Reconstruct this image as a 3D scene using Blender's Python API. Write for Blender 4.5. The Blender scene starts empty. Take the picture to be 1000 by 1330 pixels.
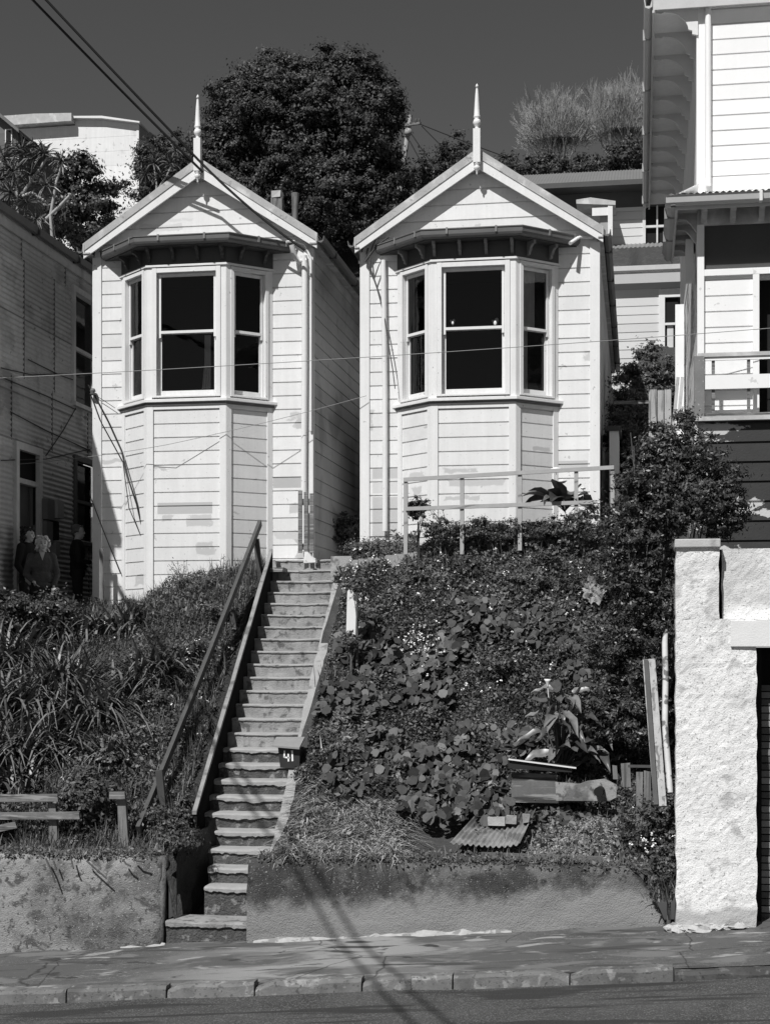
import bpy, bmesh, math, random
import numpy as np
from mathutils import Vector, Matrix
random.seed(7); RNG = np.random.default_rng(11)
SC = bpy.context.scene; COL = SC.collection
R = math.radians
# ------------------------------------------------------------------ frame of the place
# X runs along the house fronts, Y runs uphill away from the street, Z is up.
F = 1966.0; TH = math.atan(330/F); CT, ST = math.cos(TH), math.sin(TH); ZC = 3.1; HZ = 842.0
def W(px, py, Y):
    u = (px-500)/F; x = Y*(u*CT-ST)/(CT+u*ST); d = -x*ST+Y*CT
    return (x, Y, ZC-(py-HZ)*d/F)
def WX(px, Y): return W(px, HZ, Y)[0]
def WZ(px, py, Y): return W(px, py, Y)[2]
YF = 23.5
# ------------------------------------------------------------------ tagging
def tag(o, label=None, cat=None, group=None, kind=None):
    if label: o['label'] = label
    if cat: o['category'] = cat
    if group: o['group'] = group
    if kind: o['kind'] = kind
    return o
def thing(name, label, cat, loc=(0, 0, 0), group=None):
    o = bpy.data.objects.new(name, None); COL.objects.link(o); o.location = loc
    o.empty_display_size = .2
    return tag(o, label, cat, group)
def wloc(o):
    v = Vector((0, 0, 0))
    while o is not None: v += o.location; o = o.parent
    return v
# ------------------------------------------------------------------ mesh builder
class MB:
    def __init__(s): s.v = []; s.f = []; s.t = []; s.m = []; s.sm = []
    def face(s, pts, tone=1, mi=0, smooth=False):
        b = len(s.v); s.v += [tuple(p) for p in pts]; s.f.append(tuple(range(b, b+len(pts)))); s.t.append(tone); s.m.append(mi); s.sm.append(smooth)
    def raw(s, vs, fs, tone=1, mi=0, smooth=False):
        b = len(s.v); s.v += [tuple(p) for p in vs]
        for f in fs: s.f.append(tuple(i+b for i in f)); s.t.append(tone); s.m.append(mi); s.sm.append(smooth)
    def box(s, a, b, tone=1, mi=0):
        x0, y0, z0 = a; x1, y1, z1 = b
        s.raw([(x0, y0, z0), (x1, y0, z0), (x1, y1, z0), (x0, y1, z0), (x0, y0, z1), (x1, y0, z1), (x1, y1, z1), (x0, y1, z1)],
              [(0, 3, 2, 1), (4, 5, 6, 7), (0, 1, 5, 4), (1, 2, 6, 5), (2, 3, 7, 6), (3, 0, 4, 7)], tone, mi)
        return s
    def obox(s, O, U, N, u0, u1, d0, d1, z0, z1, tone=1, mi=0):
        # box in a wall frame: u along the wall, d outwards, z up
        P = lambda u, d, z: (O[0]+U[0]*u+N[0]*d, O[1]+U[1]*u+N[1]*d, z)
        s.raw([P(u0, d1, z0), P(u1, d1, z0), P(u1, d0, z0), P(u0, d0, z0), P(u0, d1, z1), P(u1, d1, z1), P(u1, d0, z1), P(u0, d0, z1)],
              [(0, 3, 2, 1), (4, 5, 6, 7), (0, 1, 5, 4), (1, 2, 6, 5), (2, 3, 7, 6), (3, 0, 4, 7)], tone, mi)
        return s
    def beam(s, p, q, w, h, up=(0, 0, 1), tone=1, mi=0):
        p, q = Vector(p), Vector(q); d = (q-p).normalized(); up = Vector(up)
        r = d.cross(up).normalized(); u = r.cross(d).normalized()
        c = [(-1, -1), (1, -1), (1, 1), (-1, 1)]
        vs = [e+r*(a*w/2)+u*(b*h/2) for e in (p, q) for a, b in c]
        s.raw(vs, [(0, 1, 2, 3), (7, 6, 5, 4), (0, 4, 5, 1), (1, 5, 6, 2), (2, 6, 7, 3), (3, 7, 4, 0)], tone, mi)
        return s
    def prism(s, poly, d, tone=1, mi=0):
        n = len(poly); d = Vector(d); a = [Vector(p) for p in poly]; b = [p+d for p in a]
        s.raw(a+b, [tuple(range(n))[::-1], tuple(range(n, 2*n))]+[(i, (i+1) % n, n+(i+1) % n, n+i) for i in range(n)], tone, mi)
        return s
    def tube(s, pts, r, n=6, tone=1, mi=0, caps=True):
        pts = [Vector(p) for p in pts]; m = len(pts); rs = r if isinstance(r, (list, tuple)) else [r]*m
        vs = []; prev = None
        for i, p in enumerate(pts):
            d = (pts[min(i+1, m-1)]-pts[max(i-1, 0)]).normalized()
            if prev is None: prev = d.orthogonal().normalized()
            a = (prev-d*prev.dot(d)).normalized(); prev = a; b = d.cross(a)
            for k in range(n):
                t = 2*math.pi*k/n; vs.append(p+(a*math.cos(t)+b*math.sin(t))*rs[i])
        fs = [(i*n+k, i*n+(k+1) % n, (i+1)*n+(k+1) % n, (i+1)*n+k) for i in range(m-1) for k in range(n)]
        s.raw(vs, fs, tone, mi, True)
        if caps: s.raw(vs[:n]+vs[-n:], [tuple(range(n))[::-1], tuple(range(n, 2*n))], tone, mi)
        return s
    def lathe(s, c, prof, n=12, tone=1, mi=0, sq=False):
        vs = []; m = len(prof)
        for r, z in prof:
            for k in range(n):
                t = 2*math.pi*(k+(.5 if n == 4 else 0))/n; vs.append((c[0]+r*math.cos(t), c[1]+r*math.sin(t), c[2]+z))
        fs = [(i*n+k, i*n+(k+1) % n, (i+1)*n+(k+1) % n, (i+1)*n+k) for i in range(m-1) for k in range(n)]
        fs += [tuple(range(n))[::-1], tuple((m-1)*n+k for k in range(n))]
        s.raw(vs, fs, tone, mi, n > 6)
        return s
    def ell(s, c, r, n=12, m=8, rot=None, tone=1, mi=0):
        vs = []; M = rot or Matrix.Identity(3)
        for i in range(m+1):
            a = math.pi*i/m
            for k in range(n):
                t = 2*math.pi*k/n
                vs.append(Vector(c)+M @ Vector((r[0]*math.sin(a)*math.cos(t), r[1]*math.sin(a)*math.sin(t), r[2]*math.cos(a))))
        fs = [(i*n+k, (i+1)*n+k, (i+1)*n+(k+1) % n, i*n+(k+1) % n) for i in range(m) for k in range(n)]
        s.raw(vs, fs, tone, mi, True)
        return s
    def rough(s, amt, seed=0):
        rr = random.Random(seed); s.v = [(x+rr.uniform(-amt, amt), y+rr.uniform(-amt, amt), z+rr.uniform(-amt, amt)) for x, y, z in s.v]; return s
    def build(s, name, mats, parent=None, bevel=0):
        me = bpy.data.meshes.new(name); off = wloc(parent) if parent else Vector((0, 0, 0))
        me.from_pydata([(x-off.x, y-off.y, z-off.z) for x, y, z in s.v], [], s.f)
        mats = mats if isinstance(mats, (list, tuple)) else [mats]
        for m in mats: me.materials.append(m)
        me.polygons.foreach_set('material_index', s.m); me.polygons.foreach_set('use_smooth', s.sm)
        at = me.attributes.new('tone', 'FLOAT', 'FACE'); at.data.foreach_set('value', s.t)
        me.update(); o = bpy.data.objects.new(name, me); COL.objects.link(o); o.parent = parent
        if bevel:
            bm = bmesh.new(); bm.from_mesh(me); bmesh.ops.remove_doubles(bm, verts=bm.verts, dist=1e-5); bm.to_mesh(me); bm.free()
            b = o.modifiers.new('bevel', 'BEVEL'); b.width = bevel; b.segments = 2; b.limit_method = 'ANGLE'
        return o
def npmesh(name, mat, arrs, parent=None, tones=None, smooth=False):
    """arrs: list of (N,k,3) polygon arrays"""
    off = wloc(parent) if parent else Vector((0, 0, 0))
    vs = np.concatenate([a.reshape(-1, 3) for a in arrs]).astype(np.float32)-np.array(off, dtype=np.float32)
    tot = np.concatenate([np.full(len(a), a.shape[1]) for a in arrs]).astype(np.int32)
    st = np.concatenate([[0], np.cumsum(tot)[:-1]]).astype(np.int32)
    me = bpy.data.meshes.new(name); me.vertices.add(len(vs)); me.vertices.foreach_set('co', vs.ravel())
    me.loops.add(len(vs)); me.loops.foreach_set('vertex_index', np.arange(len(vs), dtype=np.int32))
    me.polygons.add(len(tot)); me.polygons.foreach_set('loop_start', st); me.polygons.foreach_set('loop_total', tot)
    t = np.concatenate(tones).astype(np.float32) if tones is not None else np.ones(len(tot), np.float32)
    at = me.attributes.new('tone', 'FLOAT', 'FACE'); at.data.foreach_set('value', t)
    me.materials.append(mat); me.update(); me.validate()
    o = bpy.data.objects.new(name, me); COL.objects.link(o); o.parent = parent
    return o
# ------------------------------------------------------------------ materials (all greys)
def gmat(name, v, rough=.6, var=.12, scale=3, detail=6, bump=0, bscale=60, bdist=.01, spec=.3, tone=False, streak=0, stain=None, peel=None, patches=(), lines=None, metal=0, speck=None, crack=0, base_dirt=None, astain=None):
    m = bpy.data.materials.new(name); m.use_nodes = True; N = m.node_tree.nodes; L = m.node_tree.links
    B = N['Principled BSDF']; B.inputs['Roughness'].default_value = rough; B.inputs['Specular IOR Level'].default_value = spec; B.inputs['Metallic'].default_value = metal
    geo = N.new('ShaderNodeNewGeometry'); P = geo.outputs['Position']
    def noise(sc, det=5, dist=0, vec=P, r=.55):
        n = N.new('ShaderNodeTexNoise'); n.inputs['Scale'].default_value = sc; n.inputs['Detail'].default_value = det; n.inputs['Distortion'].default_value = dist; n.inputs['Roughness'].default_value = r
        L.new(vec, n.inputs['Vector']); return n.outputs['Fac']
    def ma(op, a, b=None, c=None, clamp=False):
        n = N.new('ShaderNodeMath'); n.operation = op; n.use_clamp = clamp
        for i, x in enumerate((a, b, c)):
            if x is None: continue
            if isinstance(x, (int, float)): n.inputs[i].default_value = x
            else: L.new(x, n.inputs[i])
        return n.outputs[0]
    def scaled(sx, sy, sz):
        n = N.new('ShaderNodeVectorMath'); n.operation = 'MULTIPLY'; L.new(P, n.inputs[0]); n.inputs[1].default_value = (sx, sy, sz); return n.outputs[0]
    def ramp(x, lo, hi): # smoothstep
        n = N.new('ShaderNodeMapRange'); n.interpolation_type = 'SMOOTHSTEP'; n.inputs['From Min'].default_value = lo; n.inputs['From Max'].default_value = hi; L.new(x, n.inputs['Value']); return n.outputs[0]
    def mix(a, b, f):  # a + (b-a) f
        return ma('MULTIPLY_ADD', ma('SUBTRACT', b, a), f, a)
    val = ma('MULTIPLY_ADD', ma('SUBTRACT', noise(scale, detail), .5), 2*var*v, v)
    fine = noise(scale*9, 4); val = ma('MULTIPLY_ADD', ma('SUBTRACT', fine, .5), var*v, val)
    if streak:
        s = noise(1, 5, 0, scaled(14, 14, .7)); val = ma('MULTIPLY', val, ma('MULTIPLY_ADD', ma('SUBTRACT', s, .5), 2*streak, 1))
    if stain: # (scale, lo, hi, value)
        for sc, lo, hi, sv in stain: val = mix(val, sv, ramp(noise(sc, 7, .3), lo, hi))
    if speck:
        sc, lo, sv = speck; val = mix(val, sv, ramp(noise(sc, 2), lo, lo+.04))
    if peel:  # flaked paint: sharp edged patches
        sc, lo, sv = peel; val = mix(val, sv, ramp(noise(1, 7, .2, scaled(sc*.45, sc*.45, sc), .62), lo, lo+.015))
    if patches:
        pn = noise(13, 5)
        sep = N.new('ShaderNodeSeparateXYZ')
        nn = N.new('ShaderNodeTexNoise'); nn.inputs['Scale'].default_value = 5; nn.inputs['Detail'].default_value = 5; L.new(P, nn.inputs['Vector'])
        va = N.new('ShaderNodeVectorMath'); va.operation = 'MULTIPLY_ADD'; L.new(nn.outputs['Color'], va.inputs[0]); va.inputs[1].default_value = (.34, .34, .13); L.new(P, va.inputs[2])
        vb = N.new('ShaderNodeVectorMath'); vb.operation = 'SUBTRACT'; L.new(va.outputs[0], vb.inputs[0]); vb.inputs[1].default_value = (.17, .17, .065)
        L.new(vb.outputs[0], sep.inputs[0])
        s2 = N.new('ShaderNodeSeparateXYZ'); L.new(P, s2.inputs[0])
        for x0, x1, z0, z1, pv, soft in patches:
            Q = sep if soft else s2; e = .9 if soft > 1 else (.014 if soft else .003)
            a = ma('MULTIPLY', ramp(Q.outputs[0], x0-e, x0+e), ma('SUBTRACT', 1, ramp(Q.outputs[0], x1-e, x1+e)))
            b = ma('MULTIPLY', ramp(Q.outputs[2], z0-e, z0+e), ma('SUBTRACT', 1, ramp(Q.outputs[2], z1-e, z1+e)))
            mk = ma('MULTIPLY', ma('MULTIPLY', a, b), .97)
            if soft == 1: mk = ma('MULTIPLY', mk, ramp(pn, .28, .42))
            val = mix(val, pv, mk)
    if astain:
        for sx, sy, sz, lo, hi, sv in astain: val = mix(val, sv, ramp(noise(1, 7, .4, scaled(sx, sy, sz)), lo, hi))
    if crack:
        vo = N.new('ShaderNodeTexVoronoi'); vo.feature = 'DISTANCE_TO_EDGE'; vo.inputs['Scale'].default_value = crack
        nz = N.new('ShaderNodeTexNoise'); nz.inputs['Scale'].default_value = crack*3; nz.inputs['Detail'].default_value = 5; L.new(P, nz.inputs['Vector'])
        va = N.new('ShaderNodeVectorMath'); va.operation = 'MULTIPLY_ADD'; L.new(nz.outputs['Color'], va.inputs[0]); va.inputs[1].default_value = (.25, .25, .25); L.new(P, va.inputs[2]); L.new(va.outputs[0], vo.inputs['Vector'])
        val = ma('MULTIPLY', val, ma('MULTIPLY_ADD', ramp(vo.outputs['Distance'], 0, .012*crack), .6, .4))
    if base_dirt: # splash and damp dirt rising from a height: (z0 at X=0, slope, reach, value)
        zz, sl, reach, dv = base_dirt; s3 = N.new('ShaderNodeSeparateXYZ'); L.new(P, s3.inputs[0])
        h = ma('SUBTRACT', s3.outputs[2], ma('MULTIPLY_ADD', s3.outputs[0], sl, zz))
        h = ma('SUBTRACT', h, ma('MULTIPLY', noise(2.6, 7, .3, P, .65), reach*2.6)); h = ma('ADD', h, reach*.65)
        val = mix(dv, val, ramp(h, -reach*.5, reach*.35))
    if tone:
        a = N.new('ShaderNodeAttribute'); a.attribute_name = 'tone'; val = ma('MULTIPLY', val, a.outputs['Fac'])
    val = ma('MAXIMUM', val, .004)
    c = N.new('ShaderNodeCombineColor'); [L.new(val, c.inputs[i]) for i in range(3)]; L.new(c.outputs[0], B.inputs['Base Color'])
    if bump:
        h = noise(bscale, 6, 0, P, .6); h2 = noise(bscale*.22, 4)
        hh = ma('ADD', h, ma('MULTIPLY', h2, .8))
        b = N.new('ShaderNodeBump'); b.inputs['Strength'].default_value = bump; b.inputs['Distance'].default_value = bdist; L.new(hh, b.inputs['Height']); L.new(b.outputs[0], B.inputs['Normal'])
    return m
def leafmat(name, v, rough=.45, spec=.4, trans=.25):
    m = bpy.data.materials.new(name); m.use_nodes = True; N = m.node_tree.nodes; L = m.node_tree.links
    B = N['Principled BSDF']; B.inputs['Roughness'].default_value = rough; B.inputs['Specular IOR Level'].default_value = spec
    a = N.new('ShaderNodeAttribute'); a.attribute_name = 'tone'
    geo = N.new('ShaderNodeNewGeometry'); n = N.new('ShaderNodeTexNoise'); n.inputs['Scale'].default_value = 18; L.new(geo.outputs['Position'], n.inputs['Vector'])
    q = N.new('ShaderNodeMath'); q.operation = 'MULTIPLY_ADD'; L.new(n.outputs['Fac'], q.inputs[0]); q.inputs[1].default_value = v*.8; q.inputs[2].default_value = v*.6
    w = N.new('ShaderNodeMath'); w.operation = 'MULTIPLY'; L.new(q.outputs[0], w.inputs[0]); L.new(a.outputs['Fac'], w.inputs[1])
    c = N.new('ShaderNodeCombineColor'); [L.new(w.outputs[0], c.inputs[i]) for i in range(3)]; L.new(c.outputs[0], B.inputs['Base Color'])
    if trans:
        T = N.new('ShaderNodeBsdfTranslucent'); L.new(c.outputs[0], T.inputs['Color']); X = N.new('ShaderNodeMixShader'); X.inputs[0].default_value = trans
        L.new(B.outputs[0], X.inputs[1]); L.new(T.outputs[0], X.inputs[2]); L.new(X.outputs[0], N['Material Output'].inputs['Surface'])
    return m
def glassmat():
    m = bpy.data.materials.new('window_glass'); m.use_nodes = True; N = m.node_tree.nodes; L = m.node_tree.links
    T = N.new('ShaderNodeBsdfTransparent'); T.inputs[0].default_value = (.75, .75, .75, 1); G = N.new('ShaderNodeBsdfGlossy'); G.inputs['Roughness'].default_value = .03
    geo = N.new('ShaderNodeNewGeometry'); n = N.new('ShaderNodeTexNoise'); n.inputs['Scale'].default_value = 3; L.new(geo.outputs['Position'], n.inputs['Vector'])
    b = N.new('ShaderNodeBump'); b.inputs['Strength'].default_value = .08; b.inputs['Distance'].default_value = .02; L.new(n.outputs['Fac'], b.inputs['Height']); L.new(b.outputs[0], G.inputs['Normal'])
    fr = N.new('ShaderNodeFresnel'); fr.inputs[0].default_value = 1.5; X = N.new('ShaderNodeMixShader')
    L.new(fr.outputs[0], X.inputs[0]); L.new(T.outputs[0], X.inputs[1]); L.new(G.outputs[0], X.inputs[2]); L.new(X.outputs[0], N['Material Output'].inputs['Surface'])
    return m
G_ = {}
def M(k): return G_[k]
G_['glass'] = glassmat()
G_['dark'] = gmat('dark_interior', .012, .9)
G_['trim'] = gmat('white_trim_paint', .70, .5, .09, 3, bump=.15, bscale=90, bdist=.003, streak=.10, speck=(14, .70, .45), tone=True)
G_['greytrim'] = gmat('weathered_grey_trim', .42, .7, .3, 5, bump=.3, bscale=80, bdist=.004, streak=.12, stain=[(3, .5, .7, .6)], tone=True)
G_['gutter'] = gmat('gutter_paint', .13, .5, .25, 4, tone=True)
G_['frieze'] = gmat('dark_paint_and_eaves_shade', .07, .6, .2, 4)  # dark tone carries the shade under the bay hood and far eaves
G_['whitegutter'] = gmat('pale_gutter_paint', .5, .5, .15, 4, tone=True)
G_['curtain'] = gmat('net_curtain', .6, .9, .2, 6)
G_['iron'] = gmat('roof_iron', .2, .5, .25, 2, streak=.15, metal=0, tone=True)
G_['rustiron'] = gmat('rusty_corrugated_iron', .2, .6, .35, 3, stain=[(2.5, .5, .62, .1)], streak=.2, tone=True)
G_['oldwood'] = gmat('weathered_timber', .17, .8, .35, 6, bump=.3, bscale=70, bdist=.005, streak=.3, tone=True, astain=[(1.5, 30, 30, .52, .62, .07), (3, 50, 50, .56, .64, .30)])
G_['oldwoodV'] = gmat('weathered_upright_timber', .17, .8, .35, 6, bump=.3, bscale=70, bdist=.005, streak=.4, tone=True, astain=[(24, 24, 1.3, .53, .62, .08)])
G_['palewood'] = gmat('pale_bare_timber', .36, .75, .25, 6, bump=.3, bscale=70, bdist=.005, streak=.25, tone=True, astain=[(22, 22, 1.2, .54, .62, .16)])
G_['darkwood'] = gmat('dark_timber_rail', .07, .7, .3, 6, bump=.3, bscale=70, bdist=.004, streak=.2)
G_['wire'] = gmat('black_wire', .015, .5); G_['palewire'] = gmat('pale_wire', .26, .5)
G_['metal'] = gmat('dull_metal', .3, .4, .2)
# ------------------------------------------------------------------ numpy noise and terrain
def vnoise(x, y, s, seed=0):
    x = np.asarray(x, float)*s+seed*17.3; y = np.asarray(y, float)*s-seed*9.1
    xi = np.floor(x); yi = np.floor(y); fx = x-xi; fy = y-yi; fx = fx*fx*(3-2*fx); fy = fy*fy*(3-2*fy)
    h = lambda a, b: np.modf(np.abs(np.sin(a*127.1+b*311.7+seed*74.7)*43758.5453))[0]
    return (h(xi, yi)*(1-fx)+h(xi+1, yi)*fx)*(1-fy)+(h(xi, yi+1)*(1-fx)+h(xi+1, yi+1)*fx)*fy
def sst(a, b, t): t = np.clip((np.asarray(t, float)-a)/(b-a), 0, 1); return t*t*(3-2*t)
def zp(x): return -.13+.072*(np.asarray(x, float)+4.2)          # pavement height along the street
def xsl(y): return -5.24-.075*(np.asarray(y, float)-17.5)        # left and right edge of the stairs
def xsr(y): return -4.24-.062*(np.asarray(y, float)-17.0)
def zs(y): return .18+(np.asarray(y, float)-16.55)*.634
def G(x, y):
    x = np.asarray(x, float); y = np.asarray(y, float)
    left = np.interp(y, [16.3, 16.8, 18, 22, 23.2, 31, 33, 60, 90], [.66, .78, 1.5, 3.35, 3.55, 3.6, 6, 20, 27])
    leftn = np.interp(y, [16.3, 16.8, 18, 22, 23.2, 31, 33, 60, 90], [.66, .80, 1.35, 3.85, 4.4, 4.45, 6.5, 20, 27])
    l = left+(leftn-left)*sst(-8.6, -6.2, x)
    rn = np.interp(y, [16.3, 16.8, 18, 22.2, 22.9, 31, 33, 60, 90], [.66, .78, 1.3, 4.05, 4.5, 4.5, 6.5, 20, 27])
    r = np.interp(y, [16.3, 16.8, 18.2, 19, 21.8, 22.4, 31, 33, 60, 90], [.68, .82, 1.18, 1.7, 4.2, 4.6, 4.62, 6.5, 20, 27])
    r = rn+(r-rn)*sst(-4.2, -2.6, x)
    z = np.where(x < -4.8, l, r)
    rr = np.interp(y, [16.3, 16.8, 18.2, 19, 21.8, 23, 28, 36, 60, 90], [.68, .82, 1.18, 1.7, 4.2, 4.8, 7.2, 10.3, 20, 27])
    z = z+(rr-z)*sst(-.5, .1, x)
    gg = np.interp(y, [16.3, 21, 24, 30, 36, 60, 90], [4.0, 4.15, 4.8, 7.6, 10.3, 20, 27])
    z = z+(gg-z)*sst(.5, .62, x)
    ll = np.interp(y, [16.3, 16.8, 22, 31, 60, 90], [.66, .78, 3.3, 3.6, 20, 27])
    z = z+(ll-z)*sst(-9.0, -10.5, x)
    ins = (x > xsl(y)-.05) & (x < xsr(y)+.05) & (y < 23.4)
    z = np.where(ins, np.minimum(z, np.where(y < 16.9, -.3, zs(y)-.55)), z)
    return z+(vnoise(x, y, 2.2)-.5)*.12*np.clip((y-16.5)*2, 0, 1)
SKY, SUN, EXPO = .062, 4.8, 0.07
# ------------------------------------------------------------------ ground, road, pavement
def grid_obj(name, xs, ys, fz, mat, smooth=True):
    X, Y = np.meshgrid(xs, ys); Z = fz(X, Y); nx = len(xs); ny = len(ys)
    me = bpy.data.meshes.new(name); vs = np.stack([X, Y, Z], -1).reshape(-1, 3)
    fs = [(j*nx+i, j*nx+i+1, (j+1)*nx+i+1, (j+1)*nx+i) for j in range(ny-1) for i in range(nx-1)]
    me.from_pydata(vs.tolist(), [], fs); me.materials.append(mat)
    me.polygons.foreach_set('use_smooth', [smooth]*len(fs))
    at = me.attributes.new('tone', 'FLOAT', 'FACE'); at.data.foreach_set('value', [1.0]*len(fs))
    o = bpy.data.objects.new(name, me); COL.objects.link(o); return o
soil = gmat('garden_soil', .055, .95, .5, 5, bump=.8, bscale=30, bdist=.04, stain=[(8, .55, .7, .11)])
asph = gmat('road_asphalt', .068, .85, .5, 1.2, bump=1, bscale=55, bdist=.02, speck=(60, .58, .16), stain=[(1.1, .52, .66, .045), (30, .55, .62, .12)], astain=[(.5, 4, 1, .52, .6, .04)])
paveM = gmat('pavement_worn_asphalt', .085, .85, .4, .9, bump=.6, bscale=90, bdist=.01, speck=(90, .62, .2), patches=[(WX(250, 15), WX(600, 15), -9, 9, .27, 1.01)], stain=[(22, .58, .66, .17)], astain=[(.6, 1.5, 1, .46, .58, .09), (1.3, 2.6, 1, .52, .60, .15), (.8, 5, 1, .57, .63, .06), (1.6, 4, 1, .60, .66, .28), (2, 3, 1, .62, .68, .045)], crack=.45)
kerbM = gmat('kerb_concrete', .15, .85, .3, 5, bump=.6, bscale=60, bdist=.01, stain=[(3, .5, .66, .10), (9, .55, .66, .26), (25, .58, .64, .08)], tone=True)
xs = np.concatenate([np.linspace(-90, -13, 20), np.arange(-12.6, 4, .16), np.linspace(4.5, 90, 22)])
ys = np.concatenate([np.arange(16.34, 31, .16), np.linspace(31.5, 90, 40), np.linspace(95, 400, 8)])
tag(grid_obj('hillside', xs, ys, G, soil), kind='structure')
xr = np.concatenate([np.linspace(-90, -14, 12), np.arange(-13, 6, .25), np.linspace(7, 90, 12)])
tag(grid_obj('road', xr, np.concatenate([np.linspace(-60, 8, 8), np.arange(8.3, 13.98, .2), [13.98]]), lambda x, y: zp(x)-.085+(vnoise(x, y, 1.3)-.5)*.02+np.clip((y-12.5), 0, 1.5)*-.02, asph), kind='structure')
tag(grid_obj('pavement', xr, np.concatenate([np.arange(14.1, 16.3, .1), [16.5]]), lambda x, y: zp(x)+(vnoise(x, y, 1.8, 3)-.5)*.03*sst(14.1, 14.5, y)+(y-16.2)*.012, paveM), kind='structure')
# kerb stones, worn and of unequal length, one broken near the right end
mb = MB(); x = -14.0; rr = random.Random(5)
while x < 8:
    L = rr.uniform(.75, 1.15); g = .008
    if -6.35 < x < -5.6: L = .45
    pts = []; n = 7
    broken = 0.55 < x+L/2 < 1.35
    for i in range(n):
        xa = x+g+(L-2*g)*i/(n-1); zt = float(zp(xa))+.012+rr.uniform(-.006, .006)-(.05 if (i in (0, n-1)) and rr.random() < .35 else 0)
        ch = .012+rr.uniform(0, .012)+(.03 if rr.random() < .12 else 0)
        pts.append((xa, zt, ch))
    vs = []
    for xa, zt, ch in pts:
        zb = float(zp(xa))-.2
        vs += [(xa, 13.96, zb), (xa, 13.965+rr.uniform(0, .008), zt-ch-.012), (xa, 13.975+ch, zt), (xa, 14.13, zt+.002), (xa, 14.13, zb)]
    fs = [(i*5+k, (i+1)*5+k, (i+1)*5+(k+1) % 5, i*5+(k+1) % 5) for i in range(n-1) for k in range(5)]+[(0, 1, 2, 3, 4), tuple((n-1)*5+k for k in (4, 3, 2, 1, 0))]
    if not (.15 < x < .9): mb.raw(vs, fs, rr.uniform(.8, 1.15))
    else: mb.raw([(a, b+.02, c-.05) for a, b, c in vs], fs, .45)
    x += L
kb = mb.build('kerb', kerbM); tag(kb, kind='structure')
# light mortar and grit strips along the wall foot belong to the walls below
# ------------------------------------------------------------------ retaining walls
def rwall(name, label, x0, x1, top0, top1, mat, seed, rag_l=0, rag_r=0, foot=None, drop=0):
    rr = random.Random(seed); n = int((x1-x0)/.07)+2; rows = 12; vs = []; t = thing(name, label, 'wall', (x0, 16.2, float(zp(x0))))
    mb = MB(); V = lambda i, j: None
    pos = {}
    for i in range(n+1):
        u = i/n; xa = x0+(x1-x0)*u; zt = top0+(top1-top0)*u+(float(vnoise(xa, 0, 6, seed))-.5)*.03; zb = float(zp(xa))-.15
        if drop and xa > x1-drop: q_ = (xa-x1+drop)/drop; zt -= .62*q_**1.6+.06*(float(vnoise(xa, 3, 14, 2))-.5)*q_
        for j in range(rows+1):
            v = j/rows; z = zb+(zt-zb)*v
            dx = 0
            if rag_l: dx += max(0, 1-i/4)*rag_l*(float(vnoise(z, 3, 7, seed))-.3)*(1.6-v)
            if rag_r: dx -= max(0, 1-(n-i)/4)*rag_r*(float(vnoise(z, 5, 7, seed))-.3)*(1.6-v)
            dy = (float(vnoise(xa, z, 3.5, seed))-.5)*.035+(float(vnoise(xa, z, 13, seed+1))-.5)*.012
            und = float(vnoise(xa, 1, 5, seed+3))
            if v < .17+.06*und: dy += .03*und
            if j == rows: dy += .02
            pos[i, j] = len(mb.v)+len(vs); vs.append((xa+dx, 16.2+dy-.05*(1-v), z))
        pos[i, rows+1] = len(vs); vs.append((xa, 16.3, zt+.012)); pos[i, rows+2] = len(vs); vs.append((xa, 16.44, zt)); pos[i, rows+3] = len(vs); vs.append((xa, 16.44, zb))
    fs = [(pos[i, j], pos[i+1, j], pos[i+1, j+1], pos[i, j+1]) for i in range(n) for j in range(rows+3)]
    fs += [tuple(pos[0, j] for j in range(rows+4)), tuple(pos[n, j] for j in range(rows+3, -1, -1))]
    mb.raw(vs, fs, 1, 0, True); o = mb.build('wall_body', mat, t)
    if foot:
        fm = MB()
        for a, b in foot:
            m_ = int((b-a)/.06)+1; pr = []
            for i in range(m_+1):
                xa = a+(b-a)*i/m_; w = .10*(.12+1.2*float(vnoise(xa, 2, 3, seed))*float(vnoise(xa, 6, 14, seed)))*min(1, i/2, (m_-i)/2+.1); z = float(zp(xa))
                pr.append((xa, w, z))
            for p, q in zip(pr, pr[1:]):
                fm.face([(p[0], 16.15-p[1], p[2]-.012), (q[0], 16.15-q[1], q[2]-.012), (q[0], 16.2, q[2]+.02+q[1]*.5), (p[0], 16.2, p[2]+.02+p[1]*.5)])
        fm.build('mortar_fillet', M('trim2'), t)
    return t
G_['trim2'] = gmat('pale_mortar', .36, .8, .35, 12, bump=.5, bscale=80, stain=[(9, .5, .6, .2)])
wl = gmat('retaining_wall_concrete_left', .15, .9, .35, 1.6, bump=.7, bscale=70, bdist=.03, streak=.3, stain=[(1.0, .42, .56, .29), (6, .52, .64, .10), (18, .55, .64, .08), (3, .6, .68, .06)], speck=(55, .64, .35))
wr = gmat('retaining_wall_concrete_right', .055, .9, .4, 1.3, bump=.7, bscale=70, bdist=.03, streak=.38, stain=[(2.2, .46, .60, .13), (6, .53, .64, .035), (18, .55, .64, .05)], base_dirt=(.40, .072, .30, .24), speck=(55, .64, .25))
xl_end = WX(211, 16.2); xr_start = WX(321, 16.2); xr_end = WX(866, 16.2)
rwall('retaining_wall', 'low weathered concrete retaining wall left of the steps under the wooden fence', WX(-60, 16.2), xl_end, WZ(0, 1110, 16.2), WZ(210, 1114, 16.2), wl, 3, rag_r=.1, foot=[(WX(158, 16.2), WX(215, 16.2))])
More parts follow.
